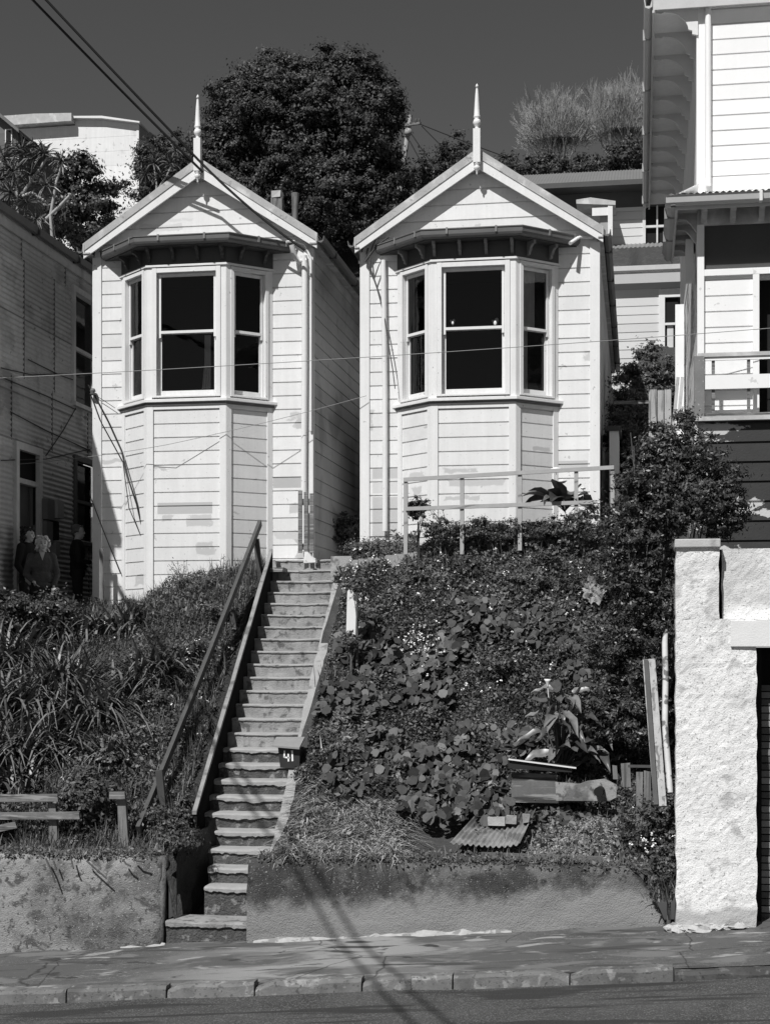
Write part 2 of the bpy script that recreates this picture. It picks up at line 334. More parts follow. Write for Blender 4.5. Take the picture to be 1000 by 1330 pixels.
rwall('retaining_wall', 'low dark stained concrete retaining wall right of the steps, ending before the white garage pier', xr_start, xr_end, WZ(322, 1119, 16.2), WZ(820, 1128, 16.2), wr, 8, rag_l=.08, foot=[(WX(330, 16.2), WX(665, 16.2))], drop=.42)
# ------------------------------------------------------------------ stairs
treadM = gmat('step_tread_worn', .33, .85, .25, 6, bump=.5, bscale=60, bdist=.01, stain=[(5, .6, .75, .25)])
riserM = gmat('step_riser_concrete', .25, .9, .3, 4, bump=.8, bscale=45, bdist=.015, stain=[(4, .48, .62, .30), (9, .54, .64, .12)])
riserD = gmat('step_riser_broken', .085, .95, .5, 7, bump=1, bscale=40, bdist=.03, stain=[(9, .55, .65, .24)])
st = thing('concrete_stairs', 'long flight of worn concrete steps climbing the bank between the two cottages', 'stairs', (-4.75, 16.2, -.13))
def zk(k): return .06 if k == 1 else .18*k
for k in range(1, 26):
    rr = random.Random(100+k); yk = 16.265 if k == 1 else 16.55+.284*(k-1); z = zk(k); zl = (zk(k-1) if k > 1 else -.3)-.06
    xa, xb = float(xsl(yk)), float(xsr(yk))+.0
    if k == 1: xa, xb = xl_end+.02, xr_start-.005
    elif k == 2: xa, xb = xl_end+.30, xr_start-.004
    elif k == 3: xa, xb = xl_end+.26, xr_start-.004
    n = 30; lip = .052 if k <= 10 else .025; ov = .018 if k <= 10 else .007
    mb = MB(); rows = []
    for i in range(n+1):
        x = xa+(xb-xa)*i/n; a = (float(vnoise(x, k*3.1, 7))-.5); b = (float(vnoise(x, k*5.7, 26))-.5); c_ = float(vnoise(x, k*2.3, 2.3))-.5
        wear = -.018*math.exp(-((i/n-.5)/.28)**2)
        zz = z+wear*.5+a*.012
        rag = lip*(.95+.4*a+.5*b+.4*c_)+(.0 if k > 10 else .010*rr.random())
        rows.append([(x, yk+.42, z), (x, yk+.03, zz+.003), (x, yk+.006-ov+b*.004, zz-.006), (x, yk-ov+b*.012, zz-.018), (x, yk-ov*.8+b*.012, zz-rag),
                     (x, yk+.012+b*.012, zz-rag-.008), (x, yk+.012+a*.03+b*.02, (zz+zl)/2), (x, yk+.0+a*.03, zl)])
    m_ = len(rows[0]); vs = [p for r in rows for p in r]
    for j in range(m_-1):
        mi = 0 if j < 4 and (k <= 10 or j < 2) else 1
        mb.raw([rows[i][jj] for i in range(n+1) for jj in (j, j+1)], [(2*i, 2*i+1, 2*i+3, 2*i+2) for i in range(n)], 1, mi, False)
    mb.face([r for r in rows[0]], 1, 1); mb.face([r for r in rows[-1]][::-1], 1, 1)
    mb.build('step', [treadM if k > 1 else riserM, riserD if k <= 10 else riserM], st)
G_['litwood'] = gmat('stringer_lit_timber', .24, .8, .3, 6, streak=.2, stain=[(4, .5, .65, .12)], tone=True)  # paler strip paints in the sunlit top edge of the stringer
G_['shadewood'] = gmat('stringer_shaded_timber', .02, .9, .3, 6, spec=0.0, streak=.2, stain=[(4, .5, .65, .02)], tone=True)  # near black, shade on the stringer's inner face put into its colour
# sloping concrete kerb on the right, timber stringer on the left, cheek walls
def slope_strip(name, mat, ya, yb, xf, w, h0, h1, up, parent, n=24, seed=1, jit=.008):
    rr = random.Random(seed); vs = []
    for i in range(n+1):
        y = ya+(yb-ya)*i/n; x = float(xf(y)); z = float(zs(y))+up; j = lambda: rr.uniform(-jit, jit)
        vs += [(x+j(), y, z-h0), (x+j(), y, z+h1+j()), (x+w+j(), y, z+h1+j()), (x+w+j(), y, z-h0)]
    mb = MB(); mb.raw(vs, [(i*4+k, i*4+(k+1) % 4, (i+1)*4+(k+1) % 4, (i+1)*4+k) for i in range(n) for k in range(4)]+[(3, 2, 1, 0), (n*4, n*4+1, n*4+2, n*4+3)])
    return mb.build(name, mat, parent)
kerbS = gmat('stair_kerb_concrete', .30, .9, .25, 5, bump=.6, bscale=50, bdist=.012, stain=[(6, .55, .68, .17)])
slope_strip('side_kerb', kerbS, 16.85, 23.1, xsr, .13, .5, .10, .0, st, 40, 2, .012)
slope_strip('stringer', M('shadewood'), 17.5, 23.0, lambda y: xsl(y)-.02, .04, .60, .34, .0, st, 12, 3, .003)
slope_strip('stringer_lit_edge', M('litwood'), 17.48, 23.0, lambda y: xsl(y)-.032, .055, -.342, .385, .0, st, 12, 3, .003)
mb = MB(); cheek = gmat('shade_dark_cheek_wall', .035, .9, .4, 6, bump=.8, bscale=30, bdist=.03)  # earth tone darkened further to hold the shade of the recess
fs_ = []; nn = 14; vs = []
for i in range(nn+1):
    for j in range(nn+1):
        y = 16.45+1.3*i/nn; z = -.2+(.80+.25*i/nn+.2)*j/nn; vs.append((xl_end+.02+.10*float(vnoise(y, z, 5))+.16*(i/nn)*(1-j/nn*.3), y, z))
fs_ = [(i*(nn+1)+j, i*(nn+1)+j+1, (i+1)*(nn+1)+j+1, (i+1)*(nn+1)+j) for i in range(nn) for j in range(nn)]
mb.raw(vs, fs_)
for i in range(0): mb.face([vs[i*(nn+1)+nn], (xl_end-.5, vs[i*(nn+1)][1], .85), (xl_end-.5, vs[(i+1)*(nn+1)][1], .95), vs[(i+1)*(nn+1)+nn]])
mb.build('cheek_wall', cheek, st)
# concrete landing edge at the top and terrace strips
mb = MB(); yl = 16.55+.284*24
mb.box((float(xsl(yl))-.5, yl+.1, 4.1), (-4.3, 25.5, 4.505)); mb.box((-4.62, 22.55, 4.2), (-4.3, yl+.09, 4.50))
mb.build('landing', gmat('landing_concrete', .33, .9, .3, 4, bump=.5, bscale=40, stain=[(5, .55, .65, .15)]), st)
mb = MB(); y0 = 22.35
vs = []
for i in range(16):
    x = -4.3+i*.14; vs.append((x, y0+.02*math.sin(i), 4.43+.016*i))
for a, b in zip(vs, vs[1:]): mb.box((a[0], a[1], a[2]-.45), (b[0], a[1]+.14, a[2]))
tag(mb.build('terrace_edging', kerbS), 'narrow concrete edging on top of the bank before the right cottage', 'edging')
# fallen flower box / rough slab at top left of the flight
mb = MB(); p = W(362, 738, 22.9); mb.box((p[0]-.27, 22.75, p[2]-.06), (p[0]+.1, 23.05, p[2])); mb.rough(.012, 4)
tag(mb.build('wooden_slab', M('oldwood')), 'small weathered wooden slab lying at the top left end of the concrete steps', 'slab')
# white painted post right of the stairs
mb = MB(); pa = W(457, 764, 20.2); pb = W(458, 830, 20.2)
mb.prism([(pa[0]-.085, 20.2, pb[2]-.05), (pa[0]+.05, 20.2, pb[2]-.05), (pa[0]+.07, 20.2, pa[2]-.08), (pa[0]+.06, 20.2, pa[2]-.02), (pa[0]+.02, 20.2, pa[2]+.01), (pa[0]-.035, 20.2, pa[2]-.005), (pa[0]-.065, 20.2, pa[2]-.05)], (0, .1, 0))
tag(mb.build('marker_post', M('trim'), bevel=.01), 'stubby white painted post among the weeds beside the upper steps', 'post')
# ------------------------------------------------------------------ handrail
hr = thing('stair_handrail', 'dark timber handrail on leaning posts along the left side of the steps', 'handrail', (-5.8, 17.3, .8))
pa = Vector(W(180, 1078, 16.8)); pb = Vector(W(338, 679, 22.9))
mb = MB(); n = 6
for i in range(n):
    a = pa.lerp(pb, i/n); b = pa.lerp(pb, (i+1)/n+.0); s1 = Vector((0, 0, -.05*math.sin(math.pi*i/n))); s2 = Vector((0, 0, -.05*math.sin(math.pi*(i+1)/n))); mb.beam(a+s1, b+s2, .05, .105)
mb.build('rail', M('darkwood'), hr)
for (px, py, bx, by, Y) in ((207, 1000, 216, 1062, 17.4), (265, 872, 276, 930, 19.85), (303, 795, 308, 845, 21.2), (333, 700, 343, 768, 22.6)):
    a = W(px, py, Y); b = W(bx, by+25, Y+.1); MB().beam(b, a, .085, .05, (0, 1, 0)).build('post', M('darkwood'), hr)
# pale tube handrail on the terrace of the right cottage
tr = thing('terrace_railing', 'pale square railing with two rails on the bank before the right cottage', 'railing', W(527, 690, 21.9)); YR = 21.9
railM = gmat('railing_grey_paint', .36, .6, .2, 8, tone=True)
for px, pt, pbm in ((527, 626, 700), (600, 620, 700), (675, 614, 695), (748, 610, 690), (795, 606, 690)):
    a = W(px, pt, YR); b = W(px, pbm+20, YR); mb = MB(); mb.box((a[0]-.028, YR-.028, b[2]), (a[0]+.028, YR+.028, a[2])); mb.build('post', railM, tr)
for p, q, nm in (((524, 623), (797, 607), 'top_rail'), ((527, 661), (775, 652), 'lower_rail')):
    a = W(*p, YR-.03); b = W(*q, YR-.03); MB().beam(a, b, .04, .055).build(nm, railM, tr)
# ------------------------------------------------------------------ letterbox 41
YM = 18.55; c = W(375, 985, YM); lb = thing('letterbox', 'small dark wooden letterbox with a pale roof and the number 41', 'letterbox', (c[0], YM, c[2]-.3))
darkp = gmat('letterbox_dark_paint', .028, .5, .2, 8)
P = lambda px, py, y=YM: W(px, py, y)
a0 = P(361, 970); a1 = P(390, 971); b0 = P(364, 997); b1 = P(389, 999)
MB().prism([a0, b0, b1, a1], (0, .22, 0)).build('box', darkp, lb, bevel=.004)
f0 = P(354, 968, YM-.07); f1 = P(389, 971, YM-.07); g1 = P(396, 957, YM+.2); g0 = P(359, 957, YM+.2)
mb = MB(); mb.raw([f0, f1, g1, g0]+[(p[0], p[1], p[2]-.022) for p in (f0, f1, g1, g0)], [(0, 1, 2, 3), (7, 6, 5, 4), (0, 4, 5, 1), (1, 5, 6, 2), (2, 6, 7, 3), (3, 7, 4, 0)]); mb.build('roof', gmat('letterbox_roof', .24, .7, .2, 8), lb)
mb = MB(); yb = YM-.006
def stroke(p, q, w=.016): mb.beam(P(*p, yb), P(*q, yb), .008, w, (0, 1, 0)); mb.v[-8:] = [(x, min(y, YM-.001) if y > YM-.004 else y, z) for x, y, z in mb.v[-8:]]
def bar(p, q, w):
    a, b = Vector(P(*p, yb)), Vector(P(*q, yb)); mb.beam(a, b, w, .007, (0, -1, 0))
bar((369.8, 975), (369.3, 983.8), .020); bar((369, 983.4), (376.5, 984.4), .018); bar((374.6, 978.5), (374.9, 989), .020); bar((379.6, 974.8), (380.1, 988.6), .022)
mb.build('number', gmat('number_white_paint', .8, .5, .05), lb)
mb = MB(); mb.box((c[0]-.03, YM+.06, c[2]-.75), (c[0]+.04, YM+.13, c[2]-.1)); mb.build('post', M('darkwood'), lb)
# ------------------------------------------------------------------ old fence above the left wall
fe = thing('wooden_fence', 'broken two rail timber fence standing above the left retaining wall', 'fence', W(60, 1110, 16.75)); Y = 16.7
def rail(p, q, w, name, mat, parent, Y, t=.04):
    a = W(*p, Y); b = W(*q, Y); return MB().beam(a, b, t, w).rough(.004, 2).build(name, mat, parent)
rail((-40, 1037), (76, 1036), .09, 'rail', M('oldwood'), fe, Y-.05); rail((-40, 1060), (104, 1059), .085, 'rail', M('oldwood'), fe, Y-.05); rail((143, 1033), (163, 1033), .085, 'rail', M('oldwood'), fe, Y-.05)
rail((-40, 1085), (22, 1071), .08, 'brace', M('oldwood'), fe, Y-.03)
for px, t, b in ((68, 1044, 1108), (158, 1030, 1112), (-20, 1030, 1110)):
    a = W(px, t, Y); MB().prism([(a[0]-.05, Y, a[2]), (a[0]+.04, Y, a[2]), (a[0]+.09, Y, a[2]-.68), (a[0]-.03, Y, a[2]-.68)], (0, .06, 0)).build('post', M('oldwoodV'), fe)
# pale boards lying in the left bank
mb = MB(); a = W(100, 848, 21.2); b = W(153, 841, 21.2)
mb.prism([a, b, (b[0], 21.2, b[2]-.16), (a[0]+.02, 21.2, a[2]-.07)], (0, .04, 0)); mb.prism([(b[0]-.3, 21.19, b[2]-.17), (b[0], 21.19, b[2]-.17), (b[0], 21.19, b[2]-.27), (b[0]-.16, 21.19, b[2]-.27)], (0, .04, 0))
tag(mb.build('loose_boards', gmat('bleached_board', .22, .8, .25, 6, streak=.2)), 'bleached boards half buried in weeds in the left garden bank', 'boards')
# ------------------------------------------------------------------ weatherboards
def boards(mb, O, U, N, z0, z1, Lf, Rf, pitch=.216, gap=.021, dep=.02, seed=1, tv=.05, ref=None):
    rr = random.Random(seed); P = lambda u, d, z: (O[0]+U[0]*u+N[0]*d, O[1]+U[1]*u+N[1]*d, z)
    a = z0 if ref is None else ref+math.floor((z0-ref)/pitch)*pitch
    while a < z1-1e-4:
        b = a+pitch; lo = max(a, z0); hi = min(b-gap, z1); t = 1+rr.uniform(-tv, tv)
        def q(p, dp, r, dr):
            l0, r0, l1, r1 = Lf(p), Rf(p), Lf(r), Rf(r)
            if r0-l0 < .005: return
            if r1 < l1: l1 = r1 = (l1+r1)/2
            mb.face([P(l0, dp, p), P(r0, dp, p), P(r1, dr, r), P(l1, dr, r)], t)
        if hi > lo: q(lo, 0, hi, 0)
        if hi < z1 and hi >= z0:
            top = min(b, z1); q(hi, 0, hi+.004, -dep*.8); q(hi+.004, -dep*.8, top, -dep); q(top-.0001, -dep, top, 0)
        a = b
def corr(mb, O, U, N, z0, z1, u0, u1, pitch=.076, amp=.009, vertical=False, tone=lambda: 1, seg=6):
    """corrugated sheet in a wall frame, corrugations horizontal unless vertical"""
    P = lambda u, d, z: (O[0]+U[0]*u+N[0]*d, O[1]+U[1]*u+N[1]*d, z)
    L = (u1-u0) if vertical else (z1-z0); n = int(L/pitch*seg); vs = []
    for i in range(n+1):
        s = i/n*L; d = amp*math.sin(2*math.pi*s/pitch)
        vs += [P(u0+s, d, z0), P(u0+s, d, z1)] if vertical else [P(u0, d, z0+s), P(u1, d, z0+s)]
    mb.raw(vs, [(2*i, 2*i+1, 2*i+3, 2*i+2) for i in range(n)], tone(), 0, True)
def sash_window(parent, O, U, N, w, z0, z1, cas=.075, tall=None, curtain=None, horns=True, name='window', cm='trim', mid=None, lowopen=0):
    """double hung sash window centred on O, sill at z0, head at z1; returns the frame (a part) with sub-parts"""
    c = M(cm); h = w/2; zm = mid or (z0+z1)/2
    fr = MB(); fr.obox(O, U, N, -h, -h+cas, -.06, .018, z0, z1); fr.obox(O, U, N, h-cas, h, -.06, .018, z0, z1); fr.obox(O, U, N, -h+cas, h-cas, -.06, .016, z1-cas, z1); fr.obox(O, U, N, -h+cas, h-cas, -.06, .016, z0, z0+.03)
    fr.obox(O, U, N, -h+cas, -h+cas+.018, -.15, -.06, z0+.03, z1-cas); fr.obox(O, U, N, h-cas-.018, h-cas, -.15, -.06, z0+.03, z1-cas); fr.obox(O, U, N, -h+cas+.018, h-cas-.018, -.15, -.06, z1-cas-.012, z1-cas)
    W_ = fr.build(name, c, parent, bevel=.004)
    iw = h-cas-.018; s = .036; a, b = z0+.032, z1-cas-.014
    up = MB(); d0, d1 = -.085, -.05
    up.obox(O, U, N, -iw, -iw+s, d0, d1, zm-(.07 if horns else 0), b); up.obox(O, U, N, iw-s, iw, d0, d1, zm-(.07 if horns else 0), b); up.obox(O, U, N, -iw+s, iw-s, d0, d1-.001, b-.045, b); up.obox(O, U, N, -iw+s, iw-s, d0, d1+.004, zm-.004, zm+.038)
    up.build('upper_sash', c, W_)
    lo = MB(); e0, e1 = -.13, -.094
    lo.obox(O, U, N, -iw, -iw+s, e0, e1, a, zm+.03); lo.obox(O, U, N, iw-s, iw, e0, e1, a, zm+.03); lo.obox(O, U, N, -iw+s, iw-s, e0, e1-.001, zm-.01, zm+.029); lo.obox(O, U, N, -iw+s, iw-s, e0, e1+.004, a, a+.085)
    lo.build('lower_sash', c, W_)
    P = lambda u, d, z: (O[0]+U[0]*u+N[0]*d, O[1]+U[1]*u+N[1]*d, z)
    g = MB(); g.face([P(-iw+s*.5, -.068, zm), P(iw-s*.5, -.068, zm), P(iw-s*.5, -.068, b-.02), P(-iw+s*.5, -.068, b-.02)]); g.build('pane', M('glass'), W_)
    g = MB(); g.face([P(-iw+s*.5, -.112, a+.04), P(iw-s*.5, -.112, a+.04), P(iw-s*.5, -.112, zm+.01), P(-iw+s*.5, -.112, zm+.01)]); g.build('pane', M('glass'), W_)
    if curtain:
        for u0, u1, za, zb, taper in curtain:
            cm_ = MB(); n = 26; vs = []
            for i in range(n+1):
                t = i/n
                for zz, ww in ((za, 1.0), ((za+zb)/2, 1), (zb, 1)):
                    lo_u, hi_u = u0, u1
                    if zz == za: lo_u += taper[0]; hi_u += taper[1]
                    vs.append(P(lo_u+(hi_u-lo_u)*t, -.19+.014*math.sin(t*22), zz))
            cm_.raw(vs, [(3*i+k, 3*i+k+1, 3*i+k+4, 3*i+k+3) for i in range(n) for k in (0, 1)], 1, 0, True)
            cm_.build('curtain', M('curtain'), W_)
    return W_
# ------------------------------------------------------------------ the two cottages
def cottage(label, xc, dz, hw, bc, wallmat, sidemat, zb, zbl, side, rng, curt, brackets_lit):
    Y = YF; t = thing('cottage', label, 'house', (xc, Y, 4.4)); U = (1, 0); N = (0, -1); O = (xc, Y)
    ze = 9.50+dz; zap = 10.93+dz; hs = 1.925; yb = Y-.18; L = 11.4
    slope = (zap-(9.64+dz))/hs; zr = lambda u: zap-.08-abs(u)*slope   # roof underside
    q = bc-xc
    mb = MB()
    # body boards left and right of the bay, then the gable above the bay hood
    boards(mb, O, U, N, zbl, 9.42+dz, lambda z: -hw, lambda z: q-1.24, ref=dz, seed=rng)
    boards(mb, O, U, N, zb, 9.42+dz, lambda z: q+1.24, lambda z: hw, ref=dz, seed=rng+1)
    boards(mb, O, U, N, 9.42+dz, zap-.12, lambda z: -min(hw, (zap-.10-z)/slope), lambda z: min(hw, (zap-.10-z)/slope), pitch=.238, ref=9.42+dz, seed=rng+2)
    mb.build('front_wall', wallmat, t)
    # side walls
    for s in (-1, 1):
        w = MB(); x = xc+s*hw
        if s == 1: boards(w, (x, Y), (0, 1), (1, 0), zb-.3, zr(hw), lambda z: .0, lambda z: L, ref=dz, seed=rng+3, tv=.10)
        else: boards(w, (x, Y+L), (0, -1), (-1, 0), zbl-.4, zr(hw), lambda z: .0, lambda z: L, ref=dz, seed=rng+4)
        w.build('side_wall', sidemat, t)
    mb = MB(); mb.face([(xc-hw, Y+L, 3), (xc-hw, Y+L, zr(hw)), (xc, Y+L, zr(0)), (xc+hw, Y+L, zr(hw)), (xc+hw, Y+L, 3)]); mb.build('rear_wall', sidemat, t)
    # corner boards
    for s in (-1, 1):
        mb = MB(); xa, xb = (xc-hw-.022, xc-hw+.13) if s < 0 else (xc+hw-.13, xc+hw+.022)
        z0 = (zbl if s < 0 else zb)-.1
        mb.box((xa, Y-.024, z0), (xb, Y+.10 if s > 0 else Y+.02, 9.45+dz)); mb.build('corner_board', M('trim'), t, bevel=.004)
    # roof sheets
    for s in (-1, 1):
        mb = MB(); n = int((L+.3)/.076*4); vs = []
        for i in range(n+1):
            y = yb+.05+(L+.2)*i/n; d = .009*math.sin(2*math.pi*i/4)
            vs += [(xc, y, zap-.01+d), (xc+s*(hs+.03), y, zap-.03-(hs+.03)*slope+d)]
        mb.raw(vs, [(2*i, 2*i+1, 2*i+3, 2*i+2) if s > 0 else (2*i, 2*i+2, 2*i+3, 2*i+1) for i in range(n)], 1, 0, True)
        rf = mb.build('roof', M('iron'), t)
    if side:  # chimney stubs behind the ridge
        pass
    # eaves soffit, fascia and gutter on both long sides
    for s in (-1, 1):
        xe = xc+s*hs; zf = zap-.07-hs*slope
        mb = MB(); mb.box((min(xe, xc+s*hw), Y-.2, zf-.10), (max(xe, xc+s*hw), Y+L, zf-.08)); mb.box((min(xe, xe-s*.02), Y-.2, zf-.08), (max(xe, xe-s*.02), Y+L, zf+.06)); mb.build('eaves', M('greytrim'), t)
        g = MB(); a = xe+s*.002
        pts = [(a, zf-.03), (a+s*.02, zf-.075), (a+s*.07, zf-.085), (a+s*.10, zf-.06), (a+s*.115, zf+.02), (a+s*.105, zf+.02), (a+s*.09, zf-.045), (a+s*.03, zf-.06), (a+s*.01, zf+.03)]
        g.prism([(x, Y-.18, z) for x, z in pts], (0, L+.2, 0))
        for k in range(6): yy = Y+.8+k*1.9; g.box((min(a, a+s*.12), yy, zf-.092), (max(a, a+s*.12), yy+.03, zf+.026), .6)
        g.build('gutter', M('gutter'), t)
    # bargeboards: lower board and darker weathered verge strip
    for s in (-1, 1):
        P = lambda u, v: (xc+s*u, yb, zap-u*slope-v)
        e = .04
        b1 = MB().prism([P(e, .135), P(hs, .125), P(hs, .245), P(e+.0, .30)], (0, .035, 0)).build('bargeboard', M('trim'), t, bevel=.003)
        b2 = MB().prism([(x, y-.014, z) for x, y, z in (P(e, 0), P(hs+.01, 0), P(hs+.01, .13), P(e, .14))], (0, .07, 0)).build('verge_board', M('verge'), t, bevel=.003)
        so = MB(); so.raw([(xc+s*e, yb+.06, zap-.11), (xc+s*hs, yb+.06, zap-.11-(hs-e)*slope), (xc+s*hs, Y+.02, zap-.11-(hs-e)*slope), (xc+s*e, Y+.02, zap-.11)], [(0, 1, 2, 3)]); so.build('verge_soffit', M('greytrim'), t)
    # finial: square shaft, turned ball, tapering spike and pendant
    fx, fy = xc, yb-.045; r2 = math.sqrt(2)
    f = MB(); f.box((fx-.055, fy-.055, zap-.24), (fx+.055, fy+.055, zap+.28))
    f.lathe((fx, fy, zap), [(.05, .28), (.03, .30), (.03, .32), (.052, .345), (.064, .385), (.05, .425), (.032, .44), (.055, .46), (.055, .475), (.046, .50), (.04, .62), (.03, .78), (.018, .90), (.012, .925), (.026, .93), (.02, .955), (.004, .985)], 14)
    f.lathe((fx, fy, zap), [(.004, -.43), (.016, -.40), (.012, -.375), (.035, -.345), (.05, -.32), (.045, -.295), (.03, -.275), (.052, -.255), (.052, -.24)], 14)
    f.build('finial', M('trim'), t)
    # ---------------- bay window
    p = .56; fw = .645; bw = 1.255
    A = [(bc-bw, Y), (bc-fw, Y-p), (bc+fw, Y-p), (bc+bw, Y)]
    zsil = 7.02+dz; zhd = 9.10+dz; zbot = min(zb, zbl)-.1
    def frame(i):
        a, b = A[i], A[i+1]; dx, dy = b[0]-a[0], b[1]-a[1]; l = math.hypot(dx, dy); u = (dx/l, dy/l); n = (dy/l, -dx/l)
        return a, u, n, l
    low = MB(); post = MB()
    for i in range(3):
        a, u, n, l = frame(i); c = (a[0]+u[0]*l/2, a[1]+u[1]*l/2)
        pw = .085 if i == 1 else .075
        # boards below the sill
        boards(low, (a[0]-n[0]*.02, a[1]-n[1]*.02), u, n, zbot, zsil-.16, lambda z: pw, lambda z: l-pw, ref=dz-.05, seed=rng+10+i)
        post.obox(a, u, n, 0.0, pw+.02, -.03, .004, zbot, zsil-.05); post.obox(a, u, n, l-pw-.02, l, -.03, .004, zbot, zsil-.05)
        post.obox(a, u, n, pw+.02, l-pw-.02, -.03, .002, zsil-.16, zsil-.05)
        # posts beside windows
        post.obox(a, u, n, 0, pw, -.12, .004, zsil, zhd); post.obox(a, u, n, l-pw, l, -.12, .004, zsil, zhd)
        # glazing
        cu = curt[i]
        sash_window(t, c, u, n, l-2*pw-.004, zsil+.03, zhd-.01, cas=.075 if i == 1 else .06, curtain=cu)
    low.build('bay_boards', M('bay'+side), t); post.build('bay_posts', M('trim'), t, bevel=.004)
    def ring(off, z0, z1, name, mat, inner=-.02, cut=0, tone=1, parent=t, bev=0):
        # band following the bay outline, offset outward
        def offp(o):
            pts = []
            k = math.tan(math.radians(43)/2)
            fr = [frame(i) for i in range(3)]
            pts.append((A[0][0]+fr[0][2][0]*o-(cut*fr[0][1][0]), Y-.0))
            nx, ny = fr[0][2]; ux, uy = fr[0][1]
            # side line hits wall plane Y
            def hit(a, u, n): t_ = (Y-(a[1]+n[1]*o))/u[1]; return (a[0]+n[0]*o+u[0]*t_, Y)
            p0 = hit(fr[0][0], fr[0][1], fr[0][2]); p3 = hit(A[3], fr[2][1], fr[2][2])
            def cross(a, u, n, b, v, m):
                ax, ay = a[0]+n[0]*o, a[1]+n[1]*o; bx, by = b[0]+m[0]*o, b[1]+m[1]*o
                d = u[0]*v[1]-u[1]*v[0]; s = ((bx-ax)*v[1]-(by-ay)*v[0])/d; return (ax+u[0]*s, ay+u[1]*s)
            p1 = cross(fr[0][0], fr[0][1], fr[0][2], fr[1][0], fr[1][1], fr[1][2]); p2 = cross(fr[1][0], fr[1][1], fr[1][2], fr[2][0], fr[2][1], fr[2][2])
            return [p0, p1, p2, p3]
        a = offp(off); b = offp(inner); m = MB()
        vs = [(x, y, z) for x, y in a for z in (z0, z1)]+[(x, y, z) for x, y in b for z in (z0, z1)]
        fs = []
        for i in range(3):
            k = 2*i; j = 8+2*i; fs += [(k, k+2, k+3, k+1), (j, j+1, j+3, j+2), (k+1, k+3, j+3, j+1), (k, j, j+2, k+2)]
        fs += [(0, 1, 9, 8), (6, 14, 15, 7)]; m.raw(vs, fs, tone)
        return m.build(name, mat, parent, bevel=bev) if name else (m, a)
    ring(.055, zsil-.05, zsil+.0, 'sill', M('trim'), inner=-.12, bev=.006); ring(.022, zsil-.095, zsil-.052, 'sill_moulding', M('gutter'), inner=-.02)
    ring(.03, zhd, zhd+.035, 'head_moulding', M('trim'), inner=-.1, bev=.004)
    ring(.004, zhd+.035, 9.40+dz, 'frieze', M('frieze'), inner=-.1)
    ring(.19, 9.385+dz, 9.40+dz, 'hood_soffit', M('frieze'), inner=-.02)
    # brackets
    for i in range(3):
        a, u, n, l = frame(i)
        us = [l*(k+.5)/4 for k in range(4)] if i == 1 else [l*.28, l*.80]
        if i == 1: us = [.06, .47, .87, l-.06] if False else [l*.04, l*.345, l*.655, l*.96]
        for uu in us:
            O_ = (a[0]+u[0]*uu, a[1]+u[1]*uu); P = lambda d, z, w: (O_[0]+n[0]*d+u[0]*w, O_[1]+n[1]*d+u[1]*w, z)
            prof = [(.005, 9.385), (.17, 9.385), (.17, 9.335), (.12, 9.325), (.085, 9.29), (.075, 9.25), (.05, 9.235), (.045, 9.195), (.005, 9.18)]
            b_ = MB(); b_.prism([P(d, z+dz, -.022) for d, z in prof], (u[0]*.044, u[1]*.044, 0)); b_.build('bracket', M('bracket'+side), t)
    # hood: gutter round a shallow lead flat
    hp = [(bc-1.56, Y-.03), (bc-.745, Y-.78), (bc+.745, Y-.78), (bc+1.56, Y-.03)]
    zg = 9.40+dz; mb = MB()
    for i in range(3):
        a, b = Vector((*hp[i], 0)), Vector((*hp[i+1], 0)); d = (b-a).normalized(); n = Vector((d.y, -d.x, 0))
        prof = [(-.06, .0), (0, 0), (.035, .02), (.05, .05), (.055, .115), (.066, .12), (.066, .135), (.045, .135), (.04, .06), (-.06, .055)]
        def off(P0, o, end):  # mitre
            if end == 0: return P0+n*o
            return P0+n*o
        k = math.tan(math.radians(42.6)/2)
        ea = k if i in (1, 2) else 0; eb = k if i in (0, 1) else 0
        ra = [a+n*o-d*(o*ea)+Vector((0, 0, zg+z)) for o, z in prof]; rb = [b+n*o+d*(o*eb)+Vector((0, 0, zg+z)) for o, z in prof]
        if i == 0: ra = [Vector((p.x, p.y, p.z)) for p in ra]
        m_ = len(prof); mb.raw(ra+rb, [(j, (j+1) % m_, m_+(j+1) % m_, m_+j) for j in range(m_)]+[tuple(range(m_))[::-1], tuple(range(m_, 2*m_))])
        for uu in ((.25, .75) if i == 1 else (.45, .9)):
            c = a.lerp(b, uu)+n*.05; mb.obox((c.x, c.y), (d.x, d.y), (n.x, n.y), -.015, .015, -.01, .022, zg+.05, zg+.145, 1.5)
    gut = mb.build('bay_gutter', M('gutter'), t)
    mb = MB(); vs = [(x, y, zg+.07) for x, y in hp]; w0 = (bc-1.5, Y, zg+.135); w1 = (bc+1.5, Y, zg+.135)
    mb.raw(vs+[w0, w1]+[(x, y, zg+.001) for x, y in hp], [(0, 1, 4), (1, 2, 5, 4), (2, 3, 5), (0, 3, 9, 6)][:3]); mb.raw([(x, y, zg+.002) for x, y in hp], [(3, 2, 1, 0)])
    mb.build('bay_roof', M('iron'), t)
    # fascia moulding below the gutter
    # black lining added so the room behind the glass stays unlit
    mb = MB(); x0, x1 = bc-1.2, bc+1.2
    mb.face([(x0, Y+1.6, 6.9+dz), (x1, Y+1.6, 6.9+dz), (x1, Y+1.6, 9.3+dz), (x0, Y+1.6, 9.3+dz)]); mb.face([(x0, Y+.02, 6.9+dz), (x0, Y+1.6, 6.9+dz), (x0, Y+1.6, 9.3+dz), (x0, Y+.02, 9.3+dz)]); mb.face([(x1, Y+.02, 6.9+dz), (x1, Y+1.6, 6.9+dz), (x1, Y+1.6, 9.3+dz), (x1, Y+.02, 9.3+dz)])
